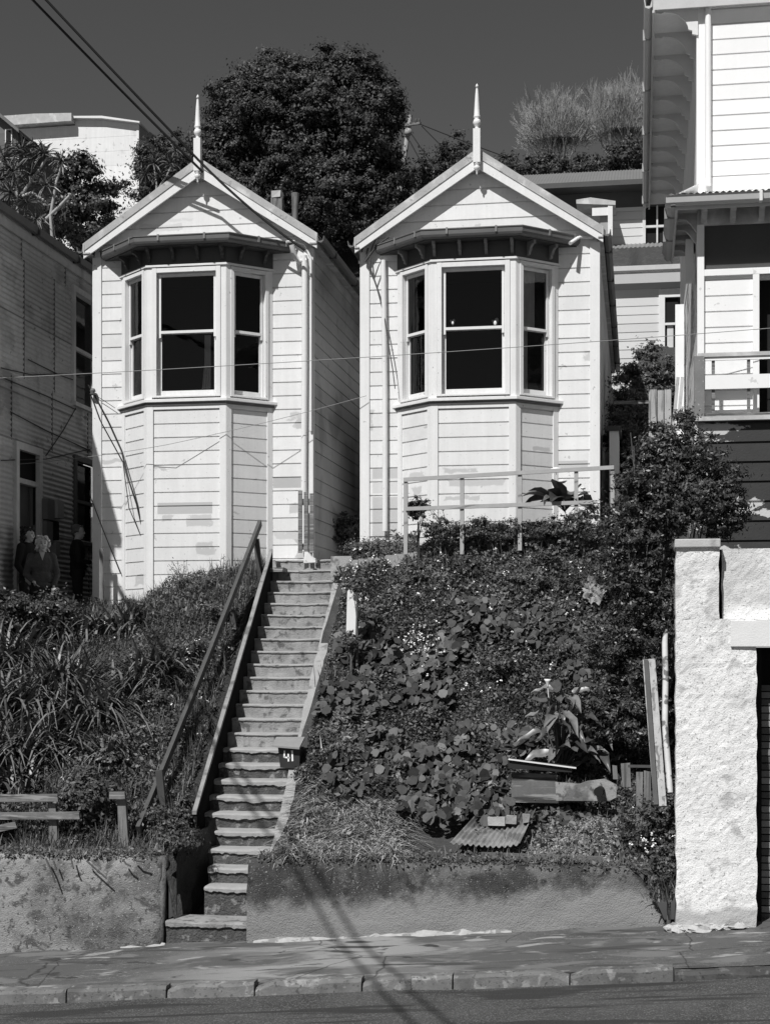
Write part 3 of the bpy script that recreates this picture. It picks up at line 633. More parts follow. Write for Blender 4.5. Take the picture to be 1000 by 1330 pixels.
    for z in (6.93+dz, 9.28+dz): mb.face([(x0-.05, Y+1.6, z), (x1+.05, Y+1.6, z), (x1, Y, z), (bc+fw-.06, Y-p+.14, z), (bc-fw+.06, Y-p+.14, z), (x0, Y, z)])
    mb.build('black_room_lining', M('dark'), t)
    return t
def WP(px0, px1, py0, py1, Y, v, soft=1):
    a = W(px0, py1, Y); b = W(px1, py0, Y); return (a[0], b[0], a[2], b[2], v, soft)
G_['verge'] = gmat('weathered_verge_paint', .38, .7, .25, 4, bump=.3, bscale=60, bdist=.004, streak=.1, stain=[(3, .5, .68, .60), (8, .58, .7, .22)], tone=True)
pk = dict(rough=.5, var=.09, scale=2.5, bump=.2, bscale=70, bdist=.004, streak=.10, tone=True, peel=(2.4, .665, .5), stain=[(1.3, .55, .75, .64), (30, .66, .70, .5)])
YBAY = 22.96
G_['frontL'] = gmat('cottage_paint_left', .70, **pk, speck=(9, .71, .5), patches=[WP(385, 420, 536, 556, YF, .46), WP(378, 400, 535, 545, YF, .5), WP(355, 393, 619, 634, YF, .40, 0), WP(375, 392, 655, 668, YF, .48), WP(385, 398, 688, 725, YF, .45), WP(128, 158, 596, 602, YF, .5), WP(355, 395, 690, 700, YF, .55), WP(180, 235, 290, 302, YF, .58), WP(222, 250, 283, 288, YF, .6)])
G_['bayL'] = gmat('cottage_bay_paint_left', .70, **pk, speck=(9, .71, .5), patches=[WP(205, 276, 652, 668, YBAY, .45, 0), WP(210, 224, 669, 676, YBAY, .5), WP(246, 276, 668, 684, YBAY, .52), WP(254, 276, 704, 721, YBAY, .5), WP(170, 190, 745, 760, YBAY, .5)])
G_['frontR'] = gmat('cottage_paint_right', .70, **pk, speck=(9, .71, .5), patches=[WP(472, 485, 533, 560, YF, .5), WP(484, 527, 608, 622, YF, .50, 0), WP(484, 527, 626, 641, YF, .55, 0), WP(484, 527, 645, 700, YF, .48, 0), WP(725, 763, 598, 611, YF, .48, 0), WP(612, 622, 291, 295, YF, .5), WP(759, 765, 456, 470, YF, .5), WP(767, 775, 615, 640, YF, .5)])
G_['bayR'] = gmat('cottage_bay_paint_right', .70, **pk, speck=(9, .71, .5), patches=[WP(578, 620, 608, 614, YBAY, .5), WP(578, 654, 622, 632, YBAY, .52), WP(578, 625, 644, 650, YBAY, .5), WP(527, 550, 610, 618, YBAY, .52), WP(690, 712, 575, 582, YBAY, .5), WP(530, 545, 630, 640, YBAY, .5)])
YS = lambda px, X: 0
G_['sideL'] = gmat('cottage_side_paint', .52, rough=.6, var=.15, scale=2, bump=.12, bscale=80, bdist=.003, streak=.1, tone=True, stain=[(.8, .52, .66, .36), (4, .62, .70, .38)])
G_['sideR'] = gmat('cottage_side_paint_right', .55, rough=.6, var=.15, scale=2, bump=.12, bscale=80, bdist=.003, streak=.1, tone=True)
G_['bracketL'] = M('frieze'); G_['bracketR'] = gmat('bracket_paint', .22, .5, .15)
zt = 7.1
curL = [[(.10, .14, 7.3, 8.9, (0, 0))], [(.24, .345, 7.2, 8.05, (-.04, 0))], None]
curR = [[(-.28, -.22, 7.0, 8.9, (0, 0))], None, [(-.26, .10, 8.0, 8.95, (0, 0)), (-.26, -.04, 7.0, 8.0, (0, 0))]]
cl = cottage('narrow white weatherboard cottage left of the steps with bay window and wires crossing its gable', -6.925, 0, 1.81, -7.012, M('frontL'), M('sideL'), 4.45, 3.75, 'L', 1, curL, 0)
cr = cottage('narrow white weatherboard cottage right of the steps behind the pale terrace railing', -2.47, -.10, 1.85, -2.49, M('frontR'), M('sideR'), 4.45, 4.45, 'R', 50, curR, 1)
# downpipes
def pipe(parent, pts, r, mat=None, name='downpipe', n=8):
    return MB().tube(pts, r, n).build(name, mat or M('trim'), parent)
Yp = YF-.07
pipe(cl, [W(379, 318, 23.3), W(383, 334, 23.35), W(389, 340, Yp), W(399, 338, Yp)], .045)
pipe(cl, [W(395, 332, Yp), W(396, 345, Yp), W(396, 470, Yp), W(395, 600, Yp), W(395, 716, Yp)], .05)
pipe(cl, [W(372, 314, 23.3), W(384, 313, Yp), W(396, 318, Yp), W(404, 335, Yp+.02), W(404, 460, Yp+.02), W(404, 560, Yp+.02)], .018)
pipe(cr, [W(498, 338, Yp), W(500, 500, Yp), W(500, 690, Yp)], .042)
pipe(cr, [W(740, 316, 23.2), W(752, 308, Yp), W(770, 308, Yp)], .03)
# small gate leaning against the left cottage
ga = thing('picket_gate', 'small grey picket gate standing open against the right corner of the left cottage', 'gate', W(398, 720, 23.2))
for px in (390.5, 398, 405.5):
    a = W(px-3, 637+(px-390)*.25, 23.2); b = W(px+2.2, 718, 23.2); mb = MB(); mb.box((a[0], 23.19, b[2]), (b[0], 23.215, a[2])); mb.build('picket', M('oldwood'), ga)
for py in (648, 706): a = W(389, py, 23.23); b = W(408, py+8, 23.23); mb = MB(); mb.box((a[0], 23.216, b[2]), (b[0], 23.24, a[2])); mb.build('rail', M('oldwood'), ga)
p = W(400, 722, 23.1); mb = MB(); mb.prism([(p[0]-.12, 23.05, p[2]-.1), (p[0]+.17, 23.05, p[2]-.1), (p[0]+.15, 23.05, p[2]-.02), (p[0]+.06, 23.05, p[2]+.03), (p[0]-.01, 23.05, p[2]+.11), (p[0]-.10, 23.05, p[2]+.12)], (0, .14, 0)); mb.rough(.008, 2); mb.v = [(p[0]+.02+(x-p[0])*.7, y, p[2]-.03+(z-p[2])*.75) for x, y, z in mb.v]
tag(mb.build('white_stone', M('trim')), 'white painted stone at the foot of the small grey gate', 'stone')
# cottage extras: dishes on the sash, shells, chimney stubs
for px, s in ((588, .8), (643, 1.1)):
    p = W(px, 418, YF-.47); mb = MB(); mb.ell((p[0], p[1], p[2]-.02), (.035*s, .03, .05*s), 8, 6); mb.ell((p[0]+.02*s, p[1], p[2]+.02*s), (.03*s, .02, .035*s), 8, 6); mb.ell((p[0]-.035*s, p[1], p[2]+.012), (.018, .015, .02), 6, 5)
    tag(mb.build('ornament', M('trim')), 'small pale ornament on the %s of the sash rail in the right cottage' % ('left' if px < 600 else 'right'), 'ornament')
ch = thing('chimney_stub', 'square weathered chimney stub showing over the roof of the left cottage', 'chimney', W(361, 262, 27))
a = W(361, 250, 27); MB().box((a[0]-.11, 26.9, a[2]-1.1), (a[0]+.10, 27.1, a[2]-.12)).rough(.01, 5).build('shaft', M('oldwoodV'), ch); MB().box((a[0]-.10, 26.88, a[2]-.12), (a[0]+.08, 27.08, a[2])).rough(.012, 6).build('cap', M('greytrim'), ch)
a = W(384, 251, 27); mb = MB(); mb.tube([(a[0], 27, a[2]-1.2), (a[0]-.01, 27, a[2]-.25), (a[0]-.005, 27, a[2])], [.06, .055, .075], 9)
tag(mb.build('flue_pipe', M('oldwoodV')), 'thin flue pipe beside the square chimney stub above the left cottage', 'flue')
# insulator, and tubes drawn as wire shadows on the left cottage corner
def cable(name, label, pts, r, mat='wire', cat='wire', sag=0, n=14, parent=None):
    out = []
    for (p, q) in zip(pts, pts[1:]):
        p, q = Vector(p), Vector(q)
        for i in range(n): t = i/n; v = p.lerp(q, t); v.z -= sag*4*t*(1-t); out.append(v)
    out.append(Vector(pts[-1])); o = MB().tube(out, r, 5).build(name, M(mat), parent)
    if label: tag(o, label, cat)
    return o
Yc = YF-.06
cb = thing('wire_shadow_lines', 'dark tubes drawn as wire shadows, slanting from an insulator on the left corner of the left cottage', 'shadow lines', W(121, 508, Yc))
p = W(121, 509, YF-.1); MB().lathe((p[0], p[1], p[2]-.05), [(.03, 0), (.05, .02), (.03, .045), (.05, .06), (.035, .10), (.01, .11)], 10).build('insulator', M('gutter'), cb)
for pts, r in (([(115, 500), (124, 515), (140, 545), (158, 585), (168, 625), (178, 655), (192, 715), (205, 757)], .014), ([(118, 512), (130, 545), (160, 600)], .009), ([(116, 640), (135, 690), (157, 745)], .008), ([(122, 512), (135, 520), (150, 530)], .005), ([(160, 600), (168, 660), (185, 700), (202, 757)], .008)):
    MB().tube([W(x, y, Yc-(.32 if x > 160 else .0)) for x, y in pts], r, 5).build('cable', M('wire'), cb)  # black tubes stand in for the shadows of wires
vn = thing('climbing_vine', 'bare twisting vine stem on the left corner of the right cottage', 'vine', W(490, 380, Yc))
for pts, r in (([(478, 322), (474, 338), (482, 352), (490, 375), (499, 410), (505, 450), (510, 480), (513, 505)], .016), ([(486, 362), (492, 345), (497, 335)], .012), ([(474, 340), (490, 318), (505, 308)], .02), ([(482, 352), (480, 330), (488, 310)], .014)):
    MB().tube([W(x, y, Yc-(.03 if x < 505 else .12)) for x, y in pts], [r*(1-.6*i/len(pts)) for i in range(len(pts))], 5).build('stem', M('darkwood'), vn)
# post at the front left corner of the left cottage
mb = MB(); a = W(133, 713, 23.2); mb.box((a[0]-.03, 23.15, 3.6), (a[0]+.03, 23.2, a[2]))
tag(mb.build('garden_stake', M('oldwoodV')), 'thin dark stake before the lower left corner of the left cottage', 'stake')
# ------------------------------------------------------------------ corrugated building on the left
XB = -9.9
cor = gmat('corrugated_wall_paint', .5, .6, .2, 1.2, streak=.15, stain=[(1.2, .5, .64, .32), (6, .62, .72, .2)], tone=True)
lbld = thing('corrugated_building', 'tall dark building clad in painted corrugated iron at the left edge', 'house', (XB, 22, 3.4))
def XY(px):   # Y where a pixel column meets the wall
    u = (px-500)/F; return XB/((u*CT-ST)/(CT+u*ST))
def BZ(px, py): return WZ(px, py, XY(px))
dy0, dy1 = XY(21), XY(49); w2a, w2b = XY(95), XY(126); w3a, w3b = XY(97), XY(126)
zdt = BZ(21, 583); zg = BZ(20, 285+18)
zt2 = BZ(95, 378); zb2 = BZ(95, 520); zt3 = BZ(97, 598); zb3 = BZ(97, 700)
O = (XB, 0); U = (0, 1); N = (1, 0)
rr = random.Random(4)
def panel(mb, y0, y1, z0, z1, vseams=1.9):
    y = y0
    while y < y1-.01:
        ye = min(y+vseams, y1); corr(mb, O, U, N, z0, z1, y, ye, pitch=.085, amp=.012, tone=lambda: rr.uniform(.86, 1.12))
        if ye < y1: mb.obox(O, U, N, ye-.008, ye+.008, -.01, .013, z0, z1, .35)
        y = ye
mb = MB(); zcor = zg-.02; zmid = 6.62; ztr2 = 8.1
def strip(z0, z1, holes, vs):
    segs = []; y = 19.5
    for a, b in holes: segs.append((y, a)); y = b
    segs.append((y, 36))
    for a, b in segs: panel(mb, a, b, z0, z1, vs)
strip(2.8, zb3, [(dy0, dy1)], 2.4)
strip(zb3, min(zt3, zdt), [(dy0, dy1), (w3a, w3b)], 2.2)
strip(min(zt3, zdt), max(zt3, zdt), [(dy0, dy1)] if zdt > zt3 else [(w3a, w3b)], 2.2)
strip(max(zt3, zdt), zb2, [], 1.7); strip(zb2, zt2, [(w2a, w2b)], 1.3); strip(zt2, zcor, [], 1.9)
for z in (max(zt3, zdt)+.02, zb2-.28, (zb2+zt2)/2): mb.obox(O, U, N, 19.5, min(w2a, 36), .006, .016, z-.012, z+.012, .5)
mb.build('corrugated_wall', cor, lbld)
mb = MB(); mb.box((XB-6, 19.5, 2.8), (XB-.02, 19.52, zcor+.3)); mb.box((XB-6, 35.9, 2.8), (XB-.02, 36, zcor+.3)); mb.build('end_wall', cor, lbld)
mb = MB(); mb.raw([(XB+.12, 19.4, zcor+.30), (XB+.12, 36, zcor+.30), (XB-4, 36, zcor+1.6), (XB-4, 19.4, zcor+1.6)], [(0, 1, 2, 3)]); mb.build('roof', M('iron'), lbld)
mb = MB(); mb.obox(O, U, N, 19.4, 36, .0, .03, zcor, zcor+.26); mb.build('fascia', cor, lbld)
mb = MB(); mb.prism([(XB+.03+x, 19.4, zcor+.20+z) for x, z in ((0, 0), (.05, -.04), (.10, -.03), (.125, .08), (.112, .08), (.09, -.015), (.05, -.02), (.0, .08))], (0, 16.6, 0))
for k in range(9): y = 20+k*1.83; mb.box((XB+.03, y, zcor+.15), (XB+.17, y+.04, zcor+.285), .5)
mb.build('gutter', M('gutter'), lbld)
G_['dimtrim'] = gmat('dull_door_paint', .6, .7, .25, 5, streak=.15, tone=True)
# door with transom light
dn = MB(); dn.obox(O, U, N, dy0-.10, dy0+.02, -.02, .06, 3.3, zdt+.12); dn.obox(O, U, N, dy1-.02, dy1+.10, -.02, .06, 3.3, zdt+.12); dn.obox(O, U, N, dy0+.02, dy1-.02, -.02, .058, zdt, zdt+.12)
ztl = zdt-.48; dn.obox(O, U, N, dy0+.02, dy1-.02, -.1, .02, ztl-.05, ztl+.03)
dr = dn.build('door_frame', M('dimtrim'), lbld)
MB().obox(O, U, N, dy0+.02, dy1-.02, -.08, -.07, ztl+.03, zdt).build('transom_glass', M('dark'), dr)
dd = MB(); dd.obox(O, U, N, dy0+.02, dy1-.02, -.13, -.1, 3.3, ztl-.05); dd.obox(O, U, N, dy0+.02, dy0+.12, -.1, -.07, 3.3, ztl-.05); dd.obox(O, U, N, dy1-.14, dy1-.02, -.1, -.07, 3.3, ztl-.05); dd.obox(O, U, N, dy0+.12, dy1-.14, -.1, -.07, 4.0, 4.15)
dd.build('door', gmat('dark_door_paint', .10, .5, .2, 4), lbld)
for (ya, yb, z0, z1, nm) in ((w2a, w2b, zb2, zt2, 'u'), (w3a, w3b, zb3, zt3, 'l')):
    mb = MB(); mb.obox(O, U, N, ya-.07, ya+.03, -.05, .05, z0-.05, z1+.10); mb.obox(O, U, N, yb-.03, yb+.07, -.05, .05, z0-.05, z1+.10); mb.obox(O, U, N, ya+.03, yb-.03, -.05, .048, z1, z1+.1); mb.obox(O, U, N, ya-.09, yb+.1, -.05, .09, z0-.10, z0-.03)
    mb.obox(O, U, N, ya+.03, yb-.03, -.08, -.02, (z0+z1)/2-.03, (z0+z1)/2+.03)
    fr = mb.build('window', M('dimtrim') if nm == 'u' else gmat('window_brown_paint', .09, .6, .2), lbld)
    MB().obox(O, U, N, ya+.03, yb-.03, -.09, -.085, z0-.03, z1).build('pane', M('glass'), fr)
    MB().obox(O, U, N, ya-.3, yb+.3, -1.2, -1.19, z0-.3, z1+.3).build('black_room_lining', M('dark'), fr)  # black sheet stands for the unlit room
    if nm == 'u':
        MB().obox(O, U, N, ya+.05, yb-.3, -.16, -.15, z0+.02, z0+.95).build('blind', M('curtain'), fr)
    else:
        MB().obox(O, U, N, ya+.06, ya+.5, -.13, -.12, z0, z0+1.0).build('blind', M('dimtrim'), fr)
# meter boxes
my = XY(57); mz = BZ(57, 672); meterM = gmat('meter_box_grey', .16, .6, .2)
mt = thing('meter_box', 'cluster of grey meter boxes beside the door of the corrugated building', 'meter box', (XB+.1, my, mz))
MB().obox(O, U, N, my-.22, my+.10, .0, .16, mz-.05, mz+.30).build('upper_box', meterM, mt, bevel=.005); MB().obox(O, U, N, my+.12, my+.42, .0, .2, mz-.0, mz+.3).build('side_box', gmat('meter_box_pale', .34, .6, .2), mt, bevel=.005)
MB().obox(O, U, N, my-.2, my+.08, .0, .14, mz-.45, mz-.07).build('lower_box', meterM, mt, bevel=.005); MB().obox(O, U, N, my+.14, my+.4, .0, .12, mz-.36, mz-.04).build('fuse_box', M('dark'), mt, bevel=.005)
MB().obox(O, U, N, my+.16, my+.38, .0, .15, mz-.62, mz-.4).build('notice', gmat('pale_label_card', .3, .6, .1), mt)
# cables on the wall
for i, pts in enumerate(([(0, 478), (40, 487), (70, 486), (117, 487)], [(35, 467), (75, 487), (98, 495)], [(12, 535), (60, 560), (117, 586)], [(0, 598), (60, 596), (117, 583)], [(0, 490), (60, 515), (97, 532)], [(97, 530), (80, 560), (58, 592)])):
    cable('wall_cable', 'dark cable stapled across the corrugated wall, %s' % ['highest and nearly level', 'sloping just under the highest one', 'running over the door towards the cottage corner', 'rising from the left edge over the door head', 'sloping below the upper window', 'dropping from the upper window sill to the door'][i], [(XB+.03, XY(x), BZ(x, y)) for x, y in pts], .009, n=4, cat='cable')
# ------------------------------------------------------------------ white villa on the right
VX = .82; VY = 22.0
vill = thing('white_villa', 'big white weatherboard villa with bracketed eaves and enclosed verandah at the right edge', 'house', (3, VY, 4.5))
wp = gmat('villa_white_paint', .80, .5, .04, 3, bump=.12, bscale=80, bdist=.003, streak=.03, tone=True, speck=(8, .72, .6))
G_['villa'] = wp
G_['peelwhite'] = gmat('villa_side_peeling_paint', .74, .6, .08, 3, bump=.2, tone=True, peel=(2.2, .55, .35), streak=.06)
zso = WZ(905, 10, VY); zfl = WZ(915, 243, VY)
mb = MB(); boards(mb, (VX, VY), (1, 0), (0, -1), zfl-.3, zso, lambda z: .1, lambda z: 7, ref=.1, seed=31, tv=.02); mb.build('upper_front_wall', wp, vill)
mb = MB(); boards(mb, (VX, 31.5), (0, -1), (-1, 0), zfl-.3, zso, lambda z: 0, lambda z: 31.5-VY, ref=.1, seed=32); mb.build('upper_side_wall', wp, vill)
mb = MB(); mb.box((VX-.02, VY-.022, zfl-.3), (VX+.10, VY+.14, zso)); mb.build('corner_board', wp, vill, bevel=.004)
mb = MB(); mb.tube([(VX+.14, VY-.06, zso), (VX+.14, VY-.06, zfl-.0)], .045, 8); mb.build('downpipe', wp, vill)
XE = .15; 
mb = MB(); mb.box((XE+.06, VY-.14, zso), (VX, 31.6, zso+.02)); mb.box((VX, VY-.14, zso), (8, VY, zso+.02)); mb.build('soffit', gmat('soffit_paint', .72, .6, .1, tone=True, streak=.1), vill)
mb = MB(); mb.box((XE+.03, VY-.17, zso-.10), (XE+.06, 31.6, zso+.12)); mb.box((XE+.06, VY-.17, zso-.06), (8, VY-.14, zso+.12)); mb.build('fascia', M('whitegutter'), vill)
mb = MB(); mb.prism([(XE+.03+x, VY-.2, zso+z) for x, z in ((0, .1), (0, -.02), (-.05, -.05), (-.10, -.03), (-.12, .1), (-.105, .1), (-.09, -.01), (-.03, -.01))], (0, 9.9, 0))
for k in range(5): y = 22.9+k*2.1; mb.box((XE-.1, y, zso-.06), (XE+.03, y+.04, zso+.1), .7)
mb.build('gutter', M('whitegutter'), vill)
mb = MB(); mb.raw([(XE-.05, VY-.2, zso+.12), (XE-.05, 31.7, zso+.12), (4, 31.7, zso+2.6), (4, VY-.2, zso+2.6)], [(0, 3, 2, 1)]); mb.raw([(XE-.05, VY-.2, zso+.12), (9, VY-.2, zso+.12), (9, 26, zso+2.6), (4, 26, zso+2.6)], [(0, 1, 2, 3)]); mb.build('roof', M('iron'), vill)
G_['brk'] = gmat('bracket_cream', .66, .6, .1)
for k in range(12):   # curved eaves brackets on the long side
    y = 21.95+.87*k+.0; d = 42
    if y > 31.4: break
    pr = [(VX, zso), (XE+.08, zso), (XE+.08, zso-.06), (XE+.16, zso-.075), (XE+.2, zso-.05)]
    for i in range(9): t_ = i/8; pr.append((XE+.22+(.32)*math.sin(t_*1.45), zso-.06-.26*(1-math.cos(t_*1.45))/.88))
    pr += [(VX-.08, zso-.34), (VX-.08, zso-.39), (VX, zso-.41)]
    MB().prism([(x, y, z) for x, z in pr], (0, .05, 0)).build('eaves_bracket', M('brk'), vill)
# single big bracket on the front face casting its shadow near the corner
for xx in ():
    MB().prism([(xx, VY, zso), (xx, VY-.45, zso), (xx, VY-.45, zso-.06), (xx, VY-.2, zso-.12), (xx, VY-.08, zso-.3), (xx, VY, zso-.32)], (.05, 0, 0)).build('eaves_bracket', M('brk'), vill)
# verandah roof and gutter
VF = 21.2; XG = WX(877, 20.7); zgt = WZ(940, 255, 20.75)
mb = MB(); n = 60*4; vs = []; x0 = VX-.42
for i in range(n+1):
    x = x0+i/4*.085; d = .012*math.sin(2*math.pi*i/4)
    vs += [(x, VF-.5, zgt+.05+d), (x, VY+.02, zgt+.42+d)]
mb.raw(vs, [(2*i, 2*i+2, 2*i+3, 2*i+1) for i in range(n)], 1, 0, True); mb.raw([(XG, VF-.5, zgt+.04), (VX, VY-.5, zgt+.42), (VX, 23.7, zgt+.42), (XG, 23.7, zgt+.05)], [(0, 1, 2, 3)])
mb.build('verandah_roof', wp, vill)
def gut(mb, p, q, n, tone=1):
    p, q = Vector(p), Vector(q); prof = ((0, .0), (.06, -.0), (.10, .03), (.12, .11), (.135, .12), (.12, .125), (.09, .05), (.0, .03)); a = [p+Vector((n[0]*o, n[1]*o, z)) for o, z in prof]; b = [q+Vector((n[0]*o, n[1]*o, z)) for o, z in prof]
    m_ = len(prof); mb.raw(a+b, [(j, (j+1) % m_, m_+(j+1) % m_, m_+j) for j in range(m_)]+[tuple(range(m_))[::-1], tuple(range(m_, 2*m_))], tone)
mb = MB(); gut(mb, (XG-.13, 20.78, zgt-.10), (9, 20.78, zgt-.10), (0, -1)); gut(mb, (XG, 20.7, zgt-.10), (XG, 23.7, zgt-.10), (-1, 0), .8)
for k in range(2): y = 21.3+k*1.2; mb.box((XG-.14, y, zgt-.11), (XG, y+.035, zgt+.04), .5)
for k in range(3): x = VX+.75+k*1.2; mb.box((x, 20.63, zgt-.11), (x+.04, 20.76, zgt+.03), 1.4)
mb.build('verandah_gutter', M('whitegutter'), vill)
mb = MB(); mb.box((XG, 20.78, zgt-.14), (9, 20.81, zgt+.02)); mb.box((XG, 20.81, zgt-.14), (XG+.03, 23.7, zgt+.02)); mb.build('verandah_fascia', M('whitegutter'), vill)
mb = MB(); mb.box((XG+.03, 20.81, zgt-.03), (9, VF+.0, zgt-.01)); mb.box((XG+.03, VF, zgt-.03), (VX, 23.7, zgt-.01)); mb.build('verandah_soffit', M('greytrim'), vill)
for px in (910, 947, 984, 1021):
    a = W(px, 262, VF); MB().prism([(a[0], VF-.012, zgt-.03), (a[0], VF-.34, zgt-.03), (a[0], VF-.34, zgt-.11), (a[0], VF-.2, zgt-.13), (a[0], VF-.12, zgt-.2), (a[0], VF-.012, zgt-.24)], (.075, 0, 0)).build('verandah_bracket', M('greytrim'), vill)
for k in range(4):
    y = VF+.2+.55*k; MB().prism([(VX-.012, y, zgt-.03), (XG+.05, y, zgt-.03), (XG+.05, y, zgt-.1), (XG+.16, y, zgt-.11), (VX-.12, y, zgt-.17), (VX-.05, y, zgt-.28), (VX-.012, y, zgt-.3)], (0, .06, 0)).build('verandah_bracket', M('greytrim'), vill)
# verandah front: frieze, posts, dark opening, panel, door
def vx(px): return WX(px, VF)
def vz(py): return WZ(945, py, VF)
zfloor = vz(541)
mb = MB(); mb.box((vx(905), VF-.01, vz(291)), (7, VF+.06, zgt-.03)); mb.build('verandah_frieze', M('greytrim'), vill)
mb = MB(); mb.box((vx(905), VF-.03, zfloor), (vx(914), VF+.09, vz(291))); mb.box((vx(914), VF-.028, vz(358)), (7, VF+.07, vz(349.5))); mb.box((vx(977), VF-.026, zfloor), (vx(985.5), VF+.07, vz(358))); mb.box((vx(1040), VF-.026, zfloor), (vx(1049), VF+.07, vz(358))); mb.box((vx(914), VF-.02, zfloor), (vx(977), VF+.05, zfloor+.09))
mb.build('verandah_posts', wp, vill, bevel=.004)
mb = MB(); boards(mb, (vx(914), VF+.02), (1, 0), (0, -1), zfloor+.09, vz(358), lambda z: 0, lambda z: vx(977)-vx(914), ref=vz(358)-.04, seed=41, tv=.02); mb.build('panel_boards', wp, vill)
mb = MB(); mb.box((vx(914), VF+.05, vz(349.5)), (7, VF+.06, vz(291))); mb.build('screened_opening', gmat('verandah_screen', .07, .8, .15, 3), vill)
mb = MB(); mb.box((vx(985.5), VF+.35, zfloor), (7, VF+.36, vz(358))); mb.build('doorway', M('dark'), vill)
# side wall, lower storey, sunlit and peeling
mb = MB(); boards(mb, (VX-.02, 31.5), (0, -1), (-1, 0), 4.4, zgt-.02, lambda z: 0, lambda z: 31.5-VF, ref=.1, seed=43, tv=.08); mb.build('lower_side_wall', M('peelwhite'), vill)
mb = MB(); mb.box((VX-.20, 27.0, 5), (VX-.05, 27.15, zgt-.03)); mb.box((VX-.42, 27.4, 5), (VX-.2, 27.5, 7.0)); mb.build('side_trellis_post', wp, vill)
p = W(896, 330, 22.6); mb = MB(); mb.box((VX-.16, 22.3, WZ(893, 335, 22.4)-.35), (VX-.05, 22.5, WZ(893, 335, 22.4)+.25)); mb.build('wall_box', wp, vill)
# bent corner flashing and loose boards at the foot of the side wall
for dx, y, px, t_ in ((0, 23.2, 886, 1.0), (0, 24.5, 880, .9)):
    a = W(px, 490, y); b = W(px-6, 555, y-.2); MB().beam(b, a, .05, .02, (0, 1, 0), t_).build('loose_board', M('palewood'), vill)
# balustrade and deck
VB = 20.85
bal = thing('verandah_balustrade', 'white rail and dark corner post round the deck of the white villa', 'balustrade', (W(905, 545, VB)[0], VB, zfloor))
bz = lambda py: WZ(950, py, VB); bx = lambda px: WX(px, VB)
MB().box((bx(901), VB-.05, bz(548)), (bx(914), VB+.08, bz(462))).build('corner_post', gmat('corner_post_grey', .18, .7, .3, 8, speck=(30, .66, .5)), bal)
MB().box((bx(906), VB-.03, bz(463)), (7, VB+.07, bz(458))).build('handrail', M('greytrim'), bal)
MB().box((bx(914), VB-.01, bz(467.5)), (7, VB+.03, bz(463.2))).build('rail', wp, bal)
MB().box((bx(914), VB-.02, bz(505)), (7, VB+.01, bz(487))).build('middle_board', wp, bal)
for px in (926, 972, 1030):
    MB().box((bx(px)-.022, VB+.012, bz(538)), (bx(px)+.02, VB+.05, bz(467.6))).build('baluster', M('oldwood'), bal)
MB().box((bx(914), VB-.012, bz(541)), (7, VB+.05, bz(536.5))).build('lower_rail', M('oldwood'), bal)
mb = MB(); mb.box((bx(902), VB-.1, bz(547)), (7, VF+.0, bz(541.5))); mb.build('deck', M('greytrim'), vill)
darkboards = gmat('peeling_dark_boards', .045, .6, .2, 3, bump=.3, bscale=50, peel=(2.0, .53, .55), tone=True)
mb = MB(); boards(mb, (bx(904), VB), (1, 0), (0, -1), 4.2, bz(548), lambda z: 0, lambda z: 6, ref=bz(548), pitch=.265, seed=45, dep=.035, gap=.03, tv=.15); mb.box((bx(901), VB-.03, 4.2), (bx(904)+.02, VB+.06, bz(548))); mb.build('basement_boards', darkboards, vill)
mb = MB(); mb.box((bx(901), VB, 4.2), (bx(901)+.05, VF+2, bz(548))); mb.build('basement_side', darkboards, vill)
# ------------------------------------------------------------------ roughcast garage front
YG = 16.0
gr = thing('roughcast_garage', 'white roughcast concrete garage front with capped pier at the lower right edge', 'garage', (1, YG, .25))
rc = gmat('white_roughcast', .74, .9, .12, 1.8, streak=.10, bump=.42, bscale=58, bdist=.03, stain=[(1.1, .50, .66, .55), (4, .56, .68, .48), (40, .58, .64, .36)], base_dirt=(.30, .072, .12, .42))
gx = lambda px: WX(px, YG); gz = lambda px, py: WZ(px, py, YG)
def rough_panel(name, x0, x1, z0, z1, y, th, mat, parent, seed=1, raggedbottom=0):
    n = max(2, int((x1-x0)/.045)); m_ = max(2, int((z1-z0)/.045)); vs = []; 
    for j in range(m_+1):
        for i in range(n+1):
            x = x0+(x1-x0)*i/n; z = z0+(z1-z0)*j/m_
            d = (float(vnoise(x, z, 7, seed))-.5)*.008+(float(vnoise(x, z, 25, seed+1))-.5)*.010
            e = (float(vnoise(z, 1, 9, seed+5))-.5)*.02
            xx = x+(e if i in (0, n) else 0); vs.append((xx, y+d, z))
    w = n+1; fs = [(j*w+i, j*w+i+1, (j+1)*w+i+1, (j+1)*w+i) for j in range(m_) for i in range(n)]
    b0 = len(vs); bnd = [i for i in range(w)]+[j*w+n for j in range(1, m_+1)]+[m_*w+i for i in range(n-1, -1, -1)]+[j*w for j in range(m_-1, 0, -1)]
    for k in bnd: vs.append((vs[k][0], y+th, vs[k][2]))
    L_ = len(bnd); fs += [(bnd[(k+1) % L_], bnd[k], b0+k, b0+(k+1) % L_) for k in range(L_)]
    mb = MB(); mb.raw(vs, fs, 1, 0, False); return mb.build(name, mat, parent)
zc1 = gz(905, 712); zl0 = gz(975, 841)
rough_panel('pier', gx(877), gx(932.5), gz(900, 804), zc1, YG-.10, .5, rc, gr, 3)
rough_panel('pier_base', gx(877), gx(981), -.1, gz(900, 804)-.001, YG-.10, .45, rc, gr, 5)
rough_panel('parapet', gx(937.5), 3.5, gz(975, 805)-.0, gz(975, 712), YG+.05, .3, rc, gr, 6)
mb = MB(); mb.box((gx(932.5), YG+.25, gz(900, 806)), (gx(938)+.02, YG+.3, zc1)); mb.build('joint', M('dark'), gr)
